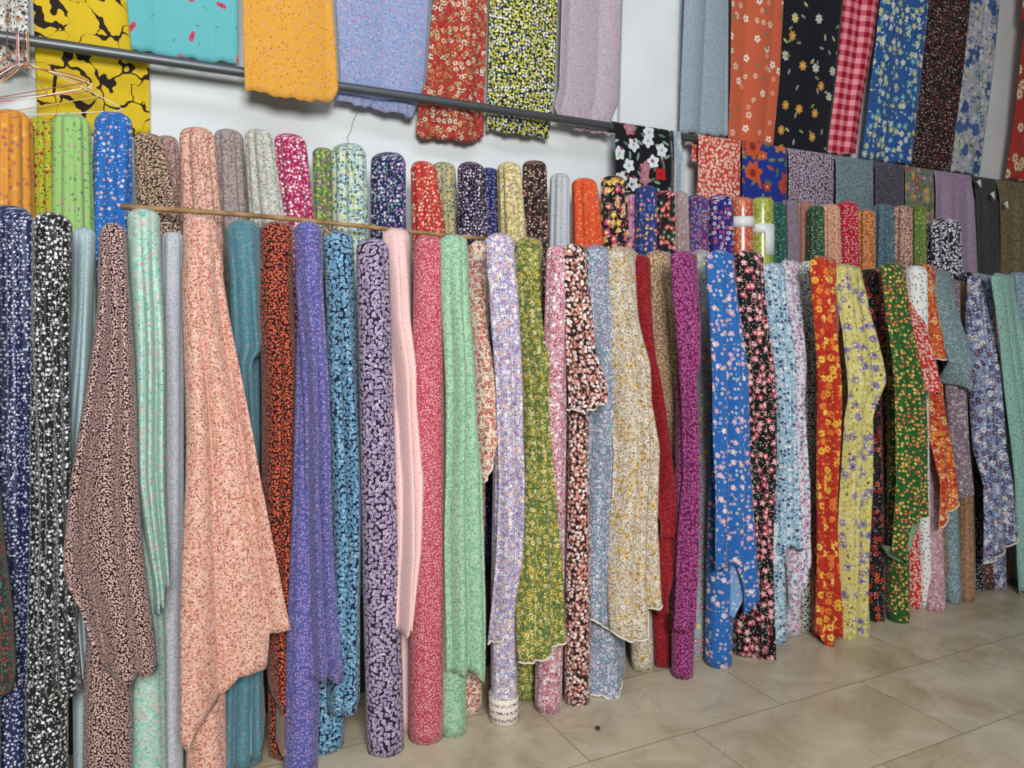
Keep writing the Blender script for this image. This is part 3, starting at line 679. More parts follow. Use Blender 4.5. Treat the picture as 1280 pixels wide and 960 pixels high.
def special_prints():
    # yellow cloth with black branches
    m, nt, b = principled('print_branches', .75, .2)
    tc = nt.nodes.new('ShaderNodeTexCoord')
    n = nt.nodes.new('ShaderNodeTexNoise'); n.noise_dimensions = '2D'; n.inputs['Scale'].default_value = 13; n.inputs['Detail'].default_value = 2
    nt.links.new(tc.outputs['UV'], n.inputs['Vector'])
    a = nt.nodes.new('ShaderNodeVectorMath'); a.operation = 'MULTIPLY_ADD'; a.inputs[1].default_value = (.12, .12, 0)
    nt.links.new(n.outputs['Color'], a.inputs[0]); nt.links.new(tc.outputs['UV'], a.inputs[2])
    v = nt.nodes.new('ShaderNodeTexVoronoi'); v.voronoi_dimensions = '2D'; v.feature = 'DISTANCE_TO_EDGE'; v.inputs['Scale'].default_value = 10
    nt.links.new(a.outputs[0], v.inputs['Vector'])
    n2 = nt.nodes.new('ShaderNodeTexNoise'); n2.noise_dimensions = '2D'; n2.inputs['Scale'].default_value = 11; n2.inputs['Detail'].default_value = 1
    nt.links.new(tc.outputs['UV'], n2.inputs['Vector'])
    th = nt.nodes.new('ShaderNodeMapRange'); th.inputs[1].default_value = .36; th.inputs[2].default_value = .74; th.inputs[3].default_value = .006; th.inputs[4].default_value = .115
    nt.links.new(n2.outputs[0], th.inputs[0])
    lt = nt.nodes.new('ShaderNodeMath'); lt.operation = 'LESS_THAN'
    nt.links.new(v.outputs['Distance'], lt.inputs[0]); nt.links.new(th.outputs[0], lt.inputs[1])
    mx = nt.nodes.new('ShaderNodeMix'); mx.data_type = 'RGBA'
    nt.links.new(lt.outputs[0], mx.inputs[0]); mx.inputs[6].default_value = lin((212, 182, 36)); mx.inputs[7].default_value = lin((40, 30, 26))
    nt.links.new(mx.outputs[2], b.inputs['Base Color']); MATS['branches'] = m
    # gingham
    m, nt, b = principled('print_gingham', .75, .2)
    tc = nt.nodes.new('ShaderNodeTexCoord')
    s = nt.nodes.new('ShaderNodeSeparateXYZ'); nt.links.new(tc.outputs['UV'], s.inputs[0])
    outs = []
    for i in (0, 1):
        k = nt.nodes.new('ShaderNodeMath'); k.operation = 'MULTIPLY'; k.inputs[1].default_value = 19 if i else 17; nt.links.new(s.outputs[i], k.inputs[0])
        fr = nt.nodes.new('ShaderNodeMath'); fr.operation = 'FRACT'; nt.links.new(k.outputs[0], fr.inputs[0])
        g = nt.nodes.new('ShaderNodeMath'); g.operation = 'GREATER_THAN'; g.inputs[1].default_value = .5; nt.links.new(fr.outputs[0], g.inputs[0])
        outs.append(g.outputs[0])
    ad = nt.nodes.new('ShaderNodeMath'); ad.operation = 'ADD'; nt.links.new(outs[0], ad.inputs[0]); nt.links.new(outs[1], ad.inputs[1])
    hf = nt.nodes.new('ShaderNodeMath'); hf.operation = 'MULTIPLY'; hf.inputs[1].default_value = .5; nt.links.new(ad.outputs[0], hf.inputs[0])
    r = nt.nodes.new('ShaderNodeValToRGB'); r.color_ramp.interpolation = 'CONSTANT'; e = r.color_ramp.elements
    e[0].color = lin((236, 160, 170)); e[1].position = .9; e[1].color = lin((150, 26, 48)); q = e.new(.4); q.color = lin((212, 92, 110))
    nt.links.new(hf.outputs[0], r.inputs[0]); nt.links.new(r.outputs[0], b.inputs['Base Color']); MATS['gingham'] = m
    # white selvedge band with lines of small dark printing
    m, nt, b = principled('printed_selvedge', .75, .2)
    tc = nt.nodes.new('ShaderNodeTexCoord')
    s = nt.nodes.new('ShaderNodeSeparateXYZ'); nt.links.new(tc.outputs['UV'], s.inputs[0])
    k = nt.nodes.new('ShaderNodeMath'); k.operation = 'MULTIPLY'; k.inputs[1].default_value = 42; nt.links.new(s.outputs[1], k.inputs[0])
    fr = nt.nodes.new('ShaderNodeMath'); fr.operation = 'FRACT'; nt.links.new(k.outputs[0], fr.inputs[0])
    g = nt.nodes.new('ShaderNodeMath'); g.operation = 'GREATER_THAN'; g.inputs[1].default_value = .62; nt.links.new(fr.outputs[0], g.inputs[0])
    n = nt.nodes.new('ShaderNodeTexNoise'); n.noise_dimensions = '2D'; n.inputs['Scale'].default_value = 170; n.inputs['Detail'].default_value = 0
    nt.links.new(tc.outputs['UV'], n.inputs['Vector'])
    g2 = nt.nodes.new('ShaderNodeMath'); g2.operation = 'GREATER_THAN'; g2.inputs[1].default_value = .5; nt.links.new(n.outputs[0], g2.inputs[0])
    an = nt.nodes.new('ShaderNodeMath'); an.operation = 'MULTIPLY'; nt.links.new(g.outputs[0], an.inputs[0]); nt.links.new(g2.outputs[0], an.inputs[1])
    mx = nt.nodes.new('ShaderNodeMix'); mx.data_type = 'RGBA'
    nt.links.new(an.outputs[0], mx.inputs[0]); mx.inputs[6].default_value = lin((228, 218, 208)); mx.inputs[7].default_value = lin((96, 84, 104))
    nt.links.new(mx.outputs[2], b.inputs['Base Color']); MATS['selvedge_print'] = m
special_prints()
HEM = plain('selvedge', (226, 218, 204), .85, 0, .1)

# ------------------------------------------------------------------ front row, nearest first
front('scrap', 'dark green and red speckled bolt end beside the navy bolt', (-28, 262, 40), (-24, 48), -.02,
      [([(262, -50), (690, -40), (870, -40)], [(262, -8), (560, -6), (690, 8), (760, 16), (840, 18), (868, 12)], [(0, 868), (1, 866)])])
front('navy', 'navy blue bolt with white blotches beside the black and white one', (13, 257, 52), (17, 46), .03, pl=(8, .12))
front('blackwhite', 'black bolt spotted with white, loose end hanging to a level hem', (63, 268, 50), (58, 52), .0,
      [([(268, 38), (600, 43), (868, 48)], [(268, 89), (450, 88), (600, 86), (700, 93), (800, 100), (870, 104)], [(0, 868), (1, 870)], dict(nf=2.6))])
front('paleblue', 'pale grey-blue bolt with tiny dots behind the dark brown one', (105, 286, 30), (112, 40), .07,
      [([(286, 90), (380, 88), (450, 80), (550, 70), (620, 70), (680, 78), (760, 90), (845, 99)], [(286, 120), (400, 114), (600, 110), (845, 108)], [(0, 842), (1, 838)], dict(nf=2, amp=.014, clear=0.020))])
front('mocha', 'dark brown bolt with a dense beige squiggle print', (141, 281, 36), (134, 62), -.01,
      [([(281, 124), (380, 120), (480, 106), (600, 90), (700, 82), (720, 83), (760, 95), (840, 105)], [(281, 158), (400, 163), (500, 170), (600, 175), (700, 182), (790, 192), (835, 195)], [(0, 722), (.22, 838), (.5, 850), (.62, 846), (1, 835)], dict(nf=1.7, amp=.018))])
front('mint', 'mint green bolt with faint pink blotches and a shiny folded end', (179, 263, 42), (186, 46), .05,
      [([(263, 159), (400, 163), (600, 168), (730, 190)], [(263, 201), (400, 205), (500, 207), (600, 210), (690, 214), (722, 215)], [(0, 770), (.5, 755), (.85, 728), (1, 705)], dict(nf=2.2, amp=.014))])
front('palegrey', 'slim pale grey bolt squeezed between mint and peach bolts', (216, 290, 28), (214, 32), .09)
front('peach', 'peach bolt with dense pink speckles and a wide spreading loose end', (251, 271, 44), (258, 52), -.03,
      [([(271, 230), (400, 230), (600, 230), (760, 226), (850, 224), (930, 222)], [(271, 273), (400, 290), (500, 305), (600, 322), (700, 345), (783, 362)], [(0, 915), (.06, 932), (.12, 905), (.3, 878), (.5, 845), (.78, 830), (.81, 790), (1, 782)], dict(nf=1.6, amp=.016))])
front('teal', 'teal blue bolt with a folded side end beside the peach one', (305, 277, 46), (303, 58), .04,
      [([(277, 284), (400, 290), (600, 300), (800, 280), (950, 272)], [(277, 328), (350, 330), (400, 333), (436, 338), (452, 322), (600, 325), (640, 330), (800, 335), (930, 336)], [(0, 962), (.4, 962), (.7, 945), (1, 925)], dict(nf=2.2, amp=.014)),
       ([(880, 285), (950, 300)], [(905, 336), (930, 334), (955, 310)], [(0, 952), (1, 957)], dict(mat='back_teal', nf=1, clear=0.008, amp=.006))])
front('rust', 'black bolt covered with small orange-red flowers', (350, 279, 40), (358, 50), .02,
      [([(279, 329), (400, 328), (600, 332), (850, 338), (930, 345)], [(276, 370), (400, 374), (600, 380), (800, 382), (925, 378)], [(0, 880), (.4, 900), (.75, 920), (1, 930)], dict(nf=1.4)),
       ([(896, 352), (946, 352)], [(914, 379), (925, 376), (946, 355)], [(0, 946), (1, 946)], dict(mat='back_rust', nf=1, clear=0.008, amp=.005))])
front('violet', 'blue-violet bolt with tiny speckles and a square-cut loose end', (388, 279, 34), (376, 44), .0,
      [([(279, 371), (400, 377), (600, 382), (700, 386), (850, 386)], [(279, 405), (400, 410), (600, 414), (700, 420), (800, 428), (852, 431)], [(0, 846), (1, 854)], dict(nf=2, amp=.012, clear=0.012))])
front('skycurl', 'navy bolt with light blue curls beside the blue-violet bolt', (426, 291, 40), (407, 52), .01,
      [([(291, 408), (400, 415), (600, 416), (700, 420), (890, 415)], [(291, 446), (400, 453), (600, 458), (800, 459), (876, 457)], [(0, 900), (.5, 893), (.8, 885), (1, 872)], dict(nf=1.5))])
front('plumcurl', 'dark plum bolt with lavender curls standing full length', (465, 298, 42), (482, 46), .0, pl=(4, .05))
front('blush', 'pale pink bolt with scattered tiny dots', (499, 287, 34), (506, 34), .04,
      [([(287, 483), (400, 487), (600, 492), (700, 496), (792, 497)], [(287, 516), (400, 523), (500, 530), (600, 537), (690, 534), (740, 528), (790, 522)], [(0, 794), (.35, 792), (.5, 776), (.7, 788), (1, 778)], dict(nf=2.2, amp=.014, clear=0.024))])
front('rose', 'rose red bolt with fine pale flowers standing full length', (536, 295, 38), (532, 44), .0, pl=(4, .04))
front('seafoam', 'soft green bolt with a fine print and long loose end', (571, 295, 38), (565, 38), .01,
      [([(295, 554), (400, 556), (600, 560), (842, 556)], [(295, 590), (400, 592), (500, 598), (600, 605), (800, 607), (860, 607)], [(0, 838), (.7, 840), (1, 858)], dict(nf=1.8, amp=.012))])
front('creamrose', 'cream bolt with red flowers beside the soft green bolt', (603, 303, 28), (589, 30), .03,
      [([(300, 591), (400, 591), (500, 594), (600, 598), (612, 603)], [(300, 614), (400, 616), (480, 628), (524, 638), (545, 630), (600, 612)], [(0, 612), (.5, 595), (1, 555)], dict(nf=1.5, amp=.012, clear=0.020))], hem=HEM)
lav = front('lavender', 'lavender floral bolt with a printed white band around its foot', (630, 294, 36), (630, 37), -.02,
      [([(294, 612), (400, 615), (500, 622), (600, 627), (700, 622), (805, 612)], [(294, 648), (400, 652), (500, 658), (600, 660), (700, 655), (780, 640)], [(0, 808), (.3, 798), (1, 765)], dict(nf=1.7, amp=.012))], hem=HEM)
front('olive', 'olive green bolt with yellow flowers and a slanting hem', (666, 298, 34), (656, 36), .03,
      [([(298, 652), (400, 655), (600, 657), (830, 650)], [(298, 682), (400, 685), (500, 692), (600, 699), (700, 706), (795, 709)], [(0, 830), (.3, 822), (.6, 808), (1, 796)], dict(nf=2, amp=.014, clear=0.026))], hem=HEM)
front('pinkred', 'pink bolt with red flowers behind the brown blossom bolt', (696, 307, 30), (685, 35), .02, pl=(7, .08))
front('bloom', 'dark brown bolt crowded with pink and white blossoms', (723, 307, 32), (721, 37), -.01,
      [([(307, 708), (400, 710), (510, 712)], [(307, 738), (380, 742), (440, 745), (480, 755), (502, 757), (512, 745)], [(0, 512), (.5, 515), (1, 505)], dict(nf=2, amp=.014))], hem=HEM)
front('dusk', 'blue-grey floral bolt with two layers of loose end', (752, 308, 32), (762, 46), -.01,
      [([(308, 737), (450, 740), (600, 738), (700, 730), (770, 724)], [(308, 768), (450, 773), (600, 775), (700, 772), (790, 772)], [(0, 765), (.4, 778), (1, 792)], dict(nf=2, amp=.012)),
       ([(770, 742), (870, 742)], [(770, 780), (820, 788), (870, 788)], [(0, 872), (.6, 872), (1, 850)], dict(nf=1.5, clear=0.000))], hem=HEM)
front('tan', 'tan and yellow floral bolt with a wide ragged loose end', (782, 310, 36), (803, 34), .0,
      [([(310, 764), (450, 772), (600, 772), (790, 768)], [(310, 800), (400, 808), (500, 820), (560, 826), (650, 824), (750, 826)], [(0, 792), (.3, 800), (.55, 790), (.6, 764), (1, 752)], dict(nf=2.1, amp=.014, clear=0.012))], hem=HEM)
front('scarlet', 'deep red bolt with faint dots beside the tan floral bolt', (806, 320, 22), (828, 25), .04,
      [([(320, 797), (450, 806), (600, 826), (675, 822)], [(320, 817), (450, 826), (550, 840), (600, 848), (668, 862), (675, 858)], [(0, 672), (1, 672)], dict(nf=1.2, clear=0.008)),
       ([(672, 824), (770, 826)], [(672, 850), (715, 852), (750, 838)], [(0, 772), (.5, 765), (1, 728)], dict(nf=1.4, clear=0.010))])
front('leopard', 'beige leopard print bolt behind the deep red one', (829, 315, 32), (843, 26), .05,
      [([(315, 813), (450, 822), (600, 842), (700, 842)], [(315, 845), (450, 852), (550, 857), (700, 862)], [(0, 700), (1, 705)], dict(nf=1.5))])
front('magenta', 'magenta bolt with pink rings beside the leopard print bolt', (860, 315, 32), (853, 30), .0,
      [([(315, 844), (450, 851), (600, 858), (790, 845)], [(315, 876), (400, 881), (455, 880), (470, 873), (600, 876), (700, 876), (785, 872)], [(0, 790), (1, 782)], dict(nf=1.8))])
front('slateflower', 'blue-grey bolt with loose pink flowers behind the magenta bolt', (876, 312, 26), (874, 32), .06)
front('cobalt', 'bright cobalt blue bolt with pale pink flower sprays', (905, 315, 34), (898, 38), .0,
      [([(315, 889), (450, 886), (600, 890), (660, 886), (712, 885)], [(315, 923), (400, 928), (500, 933), (600, 938), (700, 940), (745, 941)], [(0, 712), (.3, 708), (.5, 705), (.75, 772), (1, 745)], dict(nf=2.2, amp=.014)),
       ([(706, 914), (772, 914)], [(712, 937), (745, 940), (772, 917)], [(0, 772), (1, 772)], dict(mat='back_blue', nf=1, clear=0.016, amp=.005))])
front('noirpink', 'black bolt with pink flower sprays beside the cobalt blue one', (941, 315, 34), (932, 38), .0,
      [([(315, 925), (450, 930), (600, 935), (820, 945)], [(315, 958), (450, 966), (600, 970), (700, 968), (835, 966)], [(0, 820), (.6, 830), (1, 838)], dict(nf=2.5, amp=.014))])
front('iceblue', 'pale blue and white floral bolt beside the black pink-flowered one', (970, 330, 28), (971, 28), .0,
      [([(330, 958), (500, 970), (700, 968)], [(330, 986), (500, 994), (600, 997), (690, 1000)], [(0, 700), (.5, 680), (1, 690)], dict(nf=2.2, amp=.014)),
       ([(655, 965), (706, 968)], [(652, 999), (680, 993), (706, 972)], [(0, 706), (1, 706)], dict(mat='back_ice', nf=1, clear=0.014, amp=.005))])
front('whitepurple', 'white bolt with purple blooms beside the pale blue floral one', (991, 326, 26), (990, 26), .05,
      [([(326, 979), (500, 986), (650, 985), (760, 985)], [(326, 1004), (500, 1008), (600, 1012), (670, 1012)], [(0, 760), (.5, 730), (1, 680)], dict(nf=2, amp=.013))])
front('blackgreenwhite', 'black, green and white mottled bolt behind the red-orange one', (1011, 326, 26), (1008, 25), .03, pl=(8, .1))
front('redorange', 'red-orange bolt with large yellow flowers', (1034, 322, 30), (1031, 34), .0,
      [([(322, 1018), (500, 1028), (650, 1026), (800, 1022)], [(322, 1049), (500, 1050), (650, 1048), (790, 1050)], [(0, 790), (.3, 812), (.5, 795), (1, 792)], dict(nf=2.2, amp=.014))])
front('maizepurple', 'pale yellow bolt with purple daisies and a jutting side fold', (1064, 332, 32), (1063, 36), -.06,
      [([(332, 1048), (500, 1050), (800, 1048)], [(332, 1080), (400, 1090), (450, 1101), (475, 1104), (500, 1092), (520, 1086), (600, 1086), (800, 1084)], [(0, 800), (1, 812)], dict(nf=2.6, amp=.015))])
front('blackred', 'black bolt with orange-red blooms behind the pale yellow one', (1086, 336, 26), (1092, 30), .02, pl=(8, .1))
front('oxblood', 'dark oxblood floral bolt beside the green floral one', (1102, 334, 22), (1110, 26), .05, pl=(8, .1))
front('greenred', 'green bolt with orange flowers and hanging corner folds', (1120, 330, 30), (1123, 30), .0,
      [([(330, 1106), (500, 1112), (600, 1115), (690, 1112)], [(330, 1135), (450, 1146), (550, 1155), (640, 1158)], [(0, 690), (.4, 705), (.5, 655), (1, 640)], dict(nf=2.2, amp=.014)),
       ([(655, 1134), (690, 1135)], [(642, 1158), (652, 1157), (690, 1138)], [(0, 690), (1, 690)], dict(mat='back_green', nf=1, clear=0.012, amp=.004)),
       ([(685, 1113), (712, 1130)], [(690, 1134), (712, 1134)], [(0, 700), (1, 712)], dict(mat='back_green', nf=1, clear=0.012, amp=.004))])
front('whiteleaf', 'white bolt with small dark leaves beside the green floral one', (1144, 332, 28), (1158, 15), 0, pl=(5, .05))
front('reddaisy', 'red and white floral bolt end hanging below the white leafy one', (1136, 356, 18), (1142, 22), 0,
      [([(362, 1129), (400, 1133), (490, 1143)], [(362, 1142), (400, 1156), (450, 1168), (490, 1172)], [(0, 487), (1, 492)], dict(nf=1.8, clear=0.020))])
front('orangemix', 'orange and red patchwork floral bolt behind the white leafy one', (1160, 331, 20), (1172, 22), 0,
      [([(331, 1151), (450, 1168)], [(331, 1169), (400, 1178), (445, 1188)], [(0, 450), (1, 448)], dict(nf=1.6)),
       ([(480, 1172), (660, 1168)], [(480, 1183), (560, 1192), (660, 1200)], [(0, 664), (.5, 640), (1, 622)], dict(nf=1.8, clear=0.012))], hem=HEM)
front('pinkmauve', 'dusty mauve floral bolt with its foot beside the orange cloth', (1152, 348, 18), (1169, 25), 0, ft=-.01)
front('seagrey', 'sea grey bolt with fine dark dots and a pointed loose end', (1178, 338, 24), (1191, 22), 0,
      [([(338, 1168), (450, 1189), (490, 1204)], [(338, 1190), (400, 1205), (460, 1218), (490, 1217)], [(0, 480), (.5, 490), (1, 474)], dict(nf=1.8, clear=0.020))], ft=.02)
front('plumgrey', 'plum-grey floral bolt with a loose end below the sea grey one', (1193, 350, 16), (1199, 20), 0,
      [([(350, 1184), (450, 1184), (620, 1198)], [(350, 1202), (450, 1203), (550, 1211), (620, 1217)], [(0, 624), (1, 616)], dict(nf=2, clear=0.008))], ft=.06)
front('copper', 'coppery brown bolt with twisted foot beside the sea grey dotted one', (1204, 352, 16), (1209, 20), 0, ft=.01)
front('nightdots', 'black bolt with scattered white dots near the far end', (1209, 340, 20), (1220, 22), .05)
front('chestnut', 'dark chestnut floral bolt between white-dotted black and blue floral', (1221, 352, 18), (1232, 22), .03)
front('bluebloom', 'white and blue blossom bolt with layered loose ends', (1231, 343, 26), (1241, 34), .0,
      [([(343, 1218), (450, 1226), (600, 1225), (700, 1222)], [(343, 1243), (450, 1248), (560, 1255), (660, 1272)], [(0, 702), (.5, 690), (1, 658)], dict(nf=2.2, amp=.014))], hem=HEM)
front('peachposy', 'pale peach bolt with orange posies at the far end', (1247, 362, 18), (1264, 26), .02)
front('aqua', 'aqua green bolt dotted with small dark sprigs', (1256, 343, 26), (1283, 28), .0,
      [([(343, 1243), (450, 1250), (600, 1262), (740, 1270)], [(343, 1268), (450, 1282), (740, 1304)], [(0, 740), (1, 738)], dict(nf=2))])
front('steelblue', 'steel blue mottled bolt behind the aqua dotted one', (1272, 340, 26), (1298, 26), .06)

def foot_band(root):
    """printed selvedge wrapped round the foot of the lavender bolt"""
    roll = [c for c in root.children if c.name.startswith('roll')][0]
    ro = roll.data
    co_ = np.array([v.co for v in ro.vertices])
    low = co_[np.abs(co_[:, 2]) < 1e-6]
    cxy = low[:, :2].mean(0); R = np.linalg.norm(low[:, :2]-cxy, axis=1).max()
    V, Fc, UV = [], [], []
    seg = 48; zz = [0.001, .003, .05, .092, .094, .096]; rr = [R-.003, R+.003, R+.004, R+.0035, R+.002, R-.004]
    for z, r in zip(zz, rr):
        yo = (z/1.55)*.13
        for k in range(seg+1):
            t = 2*math.pi*k/seg
            V.append((cxy[0]+r*math.cos(t), cxy[1]+yo+r*math.sin(t), z)); UV.append((r*t, z))
    n = seg+1
    for i in range(len(zz)-1):
        for k in range(seg): Fc.append((i*n+k, i*n+k+1, (i+1)*n+k+1, (i+1)*n+k))
    o = mesh_obj('selvedge_band', V, Fc, MATS['selvedge_print'], root, UV)
    o['label'] = 'white band with small dark printing'
foot_band(lav)

# ------------------------------------------------------------------ back row
BK = {}
for key, label, top, low, o in [
    ('marigold', 'marigold orange bolt with faint sprigs under the wire hangers', (14, 138, 46), (14, 260, 52), 0),
    ('limeyellow', 'lime yellow bolt with red and orange flowers beside the marigold bolt', (50, 147, 32), (52, 290, 36), .03),
    ('applegreen', 'apple green bolt with small scattered leaves', (90, 143, 44), (92, 290, 50), 0),
    ('azure', 'azure blue bolt with small pale flowers beside the apple green one', (142, 141, 48), (139, 290, 52), 0),
    ('speckbrown', 'dark brown bolt with beige speckles at the end of the stick', (184, 167, 34), (200, 290, 52), -.01),
    ('rosybrown', 'rosy brown speckled bolt behind the dark brown speckled one', (209, 170, 28), (216, 290, 32), .1),
    ('salmon', 'salmon bolt with dense brown speckles behind the peach bolt', (247, 160, 44), (254, 290, 52), 0),
    ('taupe', 'grey-brown bolt behind the salmon speckled bolt', (286, 162, 34), (292, 290, 38), .09),
    ('sagewhite', 'pale sage and white speckled bolt beside the magenta-pink one', (322, 162, 34), (336, 290, 46), .0),
    ('fuchsia', 'fuchsia bolt with small white and pink flowers', (362, 168, 42), (375, 290, 44), 0),
    ('meadow', 'meadow green mottled bolt beside the fuchsia one', (404, 185, 28), (408, 300, 30), .05),
    ('gardenmint', 'pale mint bolt mottled blue and green under the loose thread', (437, 180, 44), (440, 300, 46), 0),
    ('midnight', 'midnight blue bolt with teal and purple flowers', (487, 191, 44), (487, 300, 46), 0),
    ('crimson', 'crimson bolt with small cream flowers, fanned out at its foot', (528, 202, 32), (536, 300, 46), 0),
    ('sand', 'sand and green mottled bolt behind the crimson one', (554, 203, 28), (558, 300, 30), .09),
    ('inkwhite', 'blackish purple bolt with white dots', (588, 203, 36), (590, 300, 40), 0),
    ('indigo', 'indigo dotted bolt behind the blackish purple one', (611, 210, 26), (613, 300, 26), .08),
    ('custard', 'custard yellow mottled bolt beside the cocoa brown one', (636, 203, 32), (641, 300, 38), 0),
    ('cocoa', 'cocoa black bolt with small pinkish blotches', (668, 201, 30), (669, 300, 34), 0),
    ('silver', 'silver grey bolt with sparse dots', (700, 217, 28), (699, 300, 30), 0),
    ('tangerine', 'tangerine orange bolt with long tight pleats', (730, 223, 30), (735, 310, 38), 0),
    ('tropic', 'black bolt with big yellow and pink blooms beside the tangerine one', (766, 220, 32), (768, 320, 38), 0),
    ('orchid', 'narrow orchid pink and peach bolt beside the yellow-bloomed black one', (790, 243, 18), (790, 320, 20), .04),
    ('royalmulti', 'royal blue bolt splashed with peach and pink', (808, 232, 26), (808, 320, 28), 0),
    ('nightgarden', 'black bolt with red and green flowers below the rail', (832, 238, 24), (832, 320, 26), .0),
    ('mushroom', 'mushroom grey floral bolt beside the purple mottled one', (850, 240, 20), (850, 320, 24), .0),
    ('violetmix', 'purple and blue mottled bolt', (871, 244, 28), (871, 320, 30), 0),
    ('royal', 'royal blue bolt with pale and pink flowers beside the wrapped bolts', (899, 244, 32), (900, 320, 34), 0),
    ('wraporange', 'orange bolt in clear wrap with a white paper band', (927, 247, 28), (927, 330, 28), 0),
    ('wrapgreen', 'yellow-green bolt in clear wrap with a white paper label', (952, 247, 27), (952, 330, 28), 0),
    ('pine', 'dark pine green bolt beside the wrapped yellow-green one', (971, 253, 22), (973, 330, 24), .0),
    ('heather', 'plain heather grey-mauve bolt beside the pine green one', (987, 250, 22), (988, 330, 24), 0),
    ('terracotta', 'dull terracotta bolt beside the heather grey one', (1004, 252, 22), (1004, 330, 24), 0),
    ('forest', 'forest green bolt with small pale dots', (1020, 257, 20), (1020, 330, 22), -.02),
    ('apricot', 'apricot speckled bolt beside the cherry red one', (1037, 255, 24), (1038, 330, 26), 0),
    ('cherry', 'cherry red bolt with pale dots', (1058, 252, 26), (1060, 330, 28), 0),
    ('amber', 'amber orange speckled bolt beside the cherry red one', (1081, 262, 24), (1081, 330, 26), 0),
    ('harbour', 'harbour blue-grey bolt with fine dots', (1103, 255, 26), (1104, 335, 28), 0),
    ('peachblack', 'peach bolt with black speckles near the lilac cloth', (1127, 257, 26), (1127, 335, 28), 0),
    ('moss', 'moss green bolt beside the peach and black speckled one', (1147, 257, 20), (1147, 335, 22), 0),
    ('petalblack', 'wide black bolt densely covered with white petals', (1179, 272, 40), (1182, 345, 42), -.03),
]:
    kw = {}
    if key in ('wraporange', 'wrapgreen'): kw = dict(pl=(3, .01), dome=.4)
    BK[key] = back(key, label, top, low, o, **kw)

def paper(bolt, st, y0, y1, px, t0, t1, name, label):
    """a paper strip lying round part of a wrapped bolt; t0..t1 are angles round it"""
    z1, z0 = on_plane(px, y0, Y_BACK-.05)[2], on_plane(px, y1, Y_BACK-.05)[2]
    (X, Y, Z, R), (X2, Y2, Z2, R2) = st[0], st[1]
    V, Fc, UV = [], [], []
    seg = 24
    for z in (z0, (z0+z1)/2, z1):
        q = (Z-z)/(Z-Z2)
        for k in range(seg+1):
            t = t0+(t1-t0)*k/seg; r = (R+(R2-R)*q)*1.012+.002
            V.append((X+(X2-X)*q+r*math.cos(t), Y+(Y2-Y)*q+r*math.sin(t), z)); UV.append((r*t, z))
    n = seg+1
    for i in range(2):
        for k in range(seg): Fc.append((i*n+k, i*n+k+1, (i+1)*n+k+1, (i+1)*n+k))
    o = mesh_obj(name, V, Fc, plain('white_paper', (226, 230, 230), .45, 0, .4), bolt, UV)
    sd = o.modifiers.new('thickness', 'SOLIDIFY'); sd.thickness = .0008; sd.offset = 1
    o['label'] = label
ob, st = BK['wraporange']; paper(ob, st, 270, 283, 927, 0, 2*math.pi, 'paper_band', 'white paper band')
ob, st = BK['wrapgreen']; paper(ob, st, 279, 291, 952, 0, 2*math.pi, 'paper_band', 'white paper band')
paper(ob, st, 281, 319, 957, -2.05, -.75, 'paper_label', 'white paper label')

# ------------------------------------------------------------------ cloth over the rail
RL = [
    ('satin', 'shiny grey cloth end bunched on the rail behind the black floral cloth', [(160, 842), (205, 842), (255, 841)], [(160, 851), (240, 850)], [(0, 246), (1, 240)], dict(nf=1, amp=.02)),
    ('bigfloral', 'black cloth with big white flowers and one red bloom over the rail', [(152, 768), (200, 767), (250, 767)], [(160, 838), (200, 839), (250, 838)], [(0, 236), (.5, 244), (1, 250)], dict(nf=1.2, amp=.006, lenb=.02)),
    ('redwhite', 'red cloth with dense white flowers over the rail', [(168, 873), (220, 871), (250, 870)], [(174, 926), (250, 925)], [(0, 258), (1, 262)], dict(nf=1.2, amp=.005)),
    ('blueorange', 'bright blue cloth with large orange roses over the rail', [(175, 927), (250, 926)], [(182, 984), (260, 982)], [(0, 262), (1, 266)], dict(nf=1.2, amp=.006)),
    ('lilacblack', 'lilac cloth with a dense black squiggle over the rail', [(180, 985), (260, 983)], [(190, 1043), (260, 1042)], [(0, 268), (1, 272)], dict(nf=1.2, amp=.005)),
    ('tealspeck', 'grey-teal speckled cloth over the rail', [(190, 1044), (260, 1043)], [(198, 1092), (260, 1092)], [(0, 272), (1, 276)], dict(nf=1.5, amp=.005)),
    ('plumspeck', 'dark plum-grey speckled cloth over the rail', [(198, 1093), (260, 1092)], [(206, 1130), (260, 1129)], [(0, 276), (1, 280)], dict(nf=1.2, amp=.005)),
    ('mixedgarden', 'green cloth with red and orange flowers over the rail', [(206, 1131), (265, 1130)], [(212, 1167), (270, 1166)], [(0, 290), (1, 300)], dict(nf=2, amp=.008)),
    ('lilac', 'soft lilac cloth hanging long over the rail', [(210, 1168), (345, 1166)], [(218, 1214), (280, 1217), (345, 1220)], [(0, 350), (1, 352)], dict(nf=3, amp=.009)),
    ('charcoal', 'plain charcoal cloth hanging long over the rail', [(218, 1216), (345, 1221)], [(224, 1244), (345, 1246)], [(0, 352), (1, 352)], dict(nf=2, amp=.010)),
    ('olivebrown', 'olive brown cloth in deep folds at the far end of the rail', [(224, 1245), (345, 1247)], [(232, 1292), (345, 1294)], [(0, 352), (1, 354)], dict(nf=3.2, amp=.016)),
]
for key, label, L_, R_, hm, kw in RL:
    hanging(key, label, L_, R_, hm, group=G_RAIL, kind='rail', nu=36, nv=36, **kw)

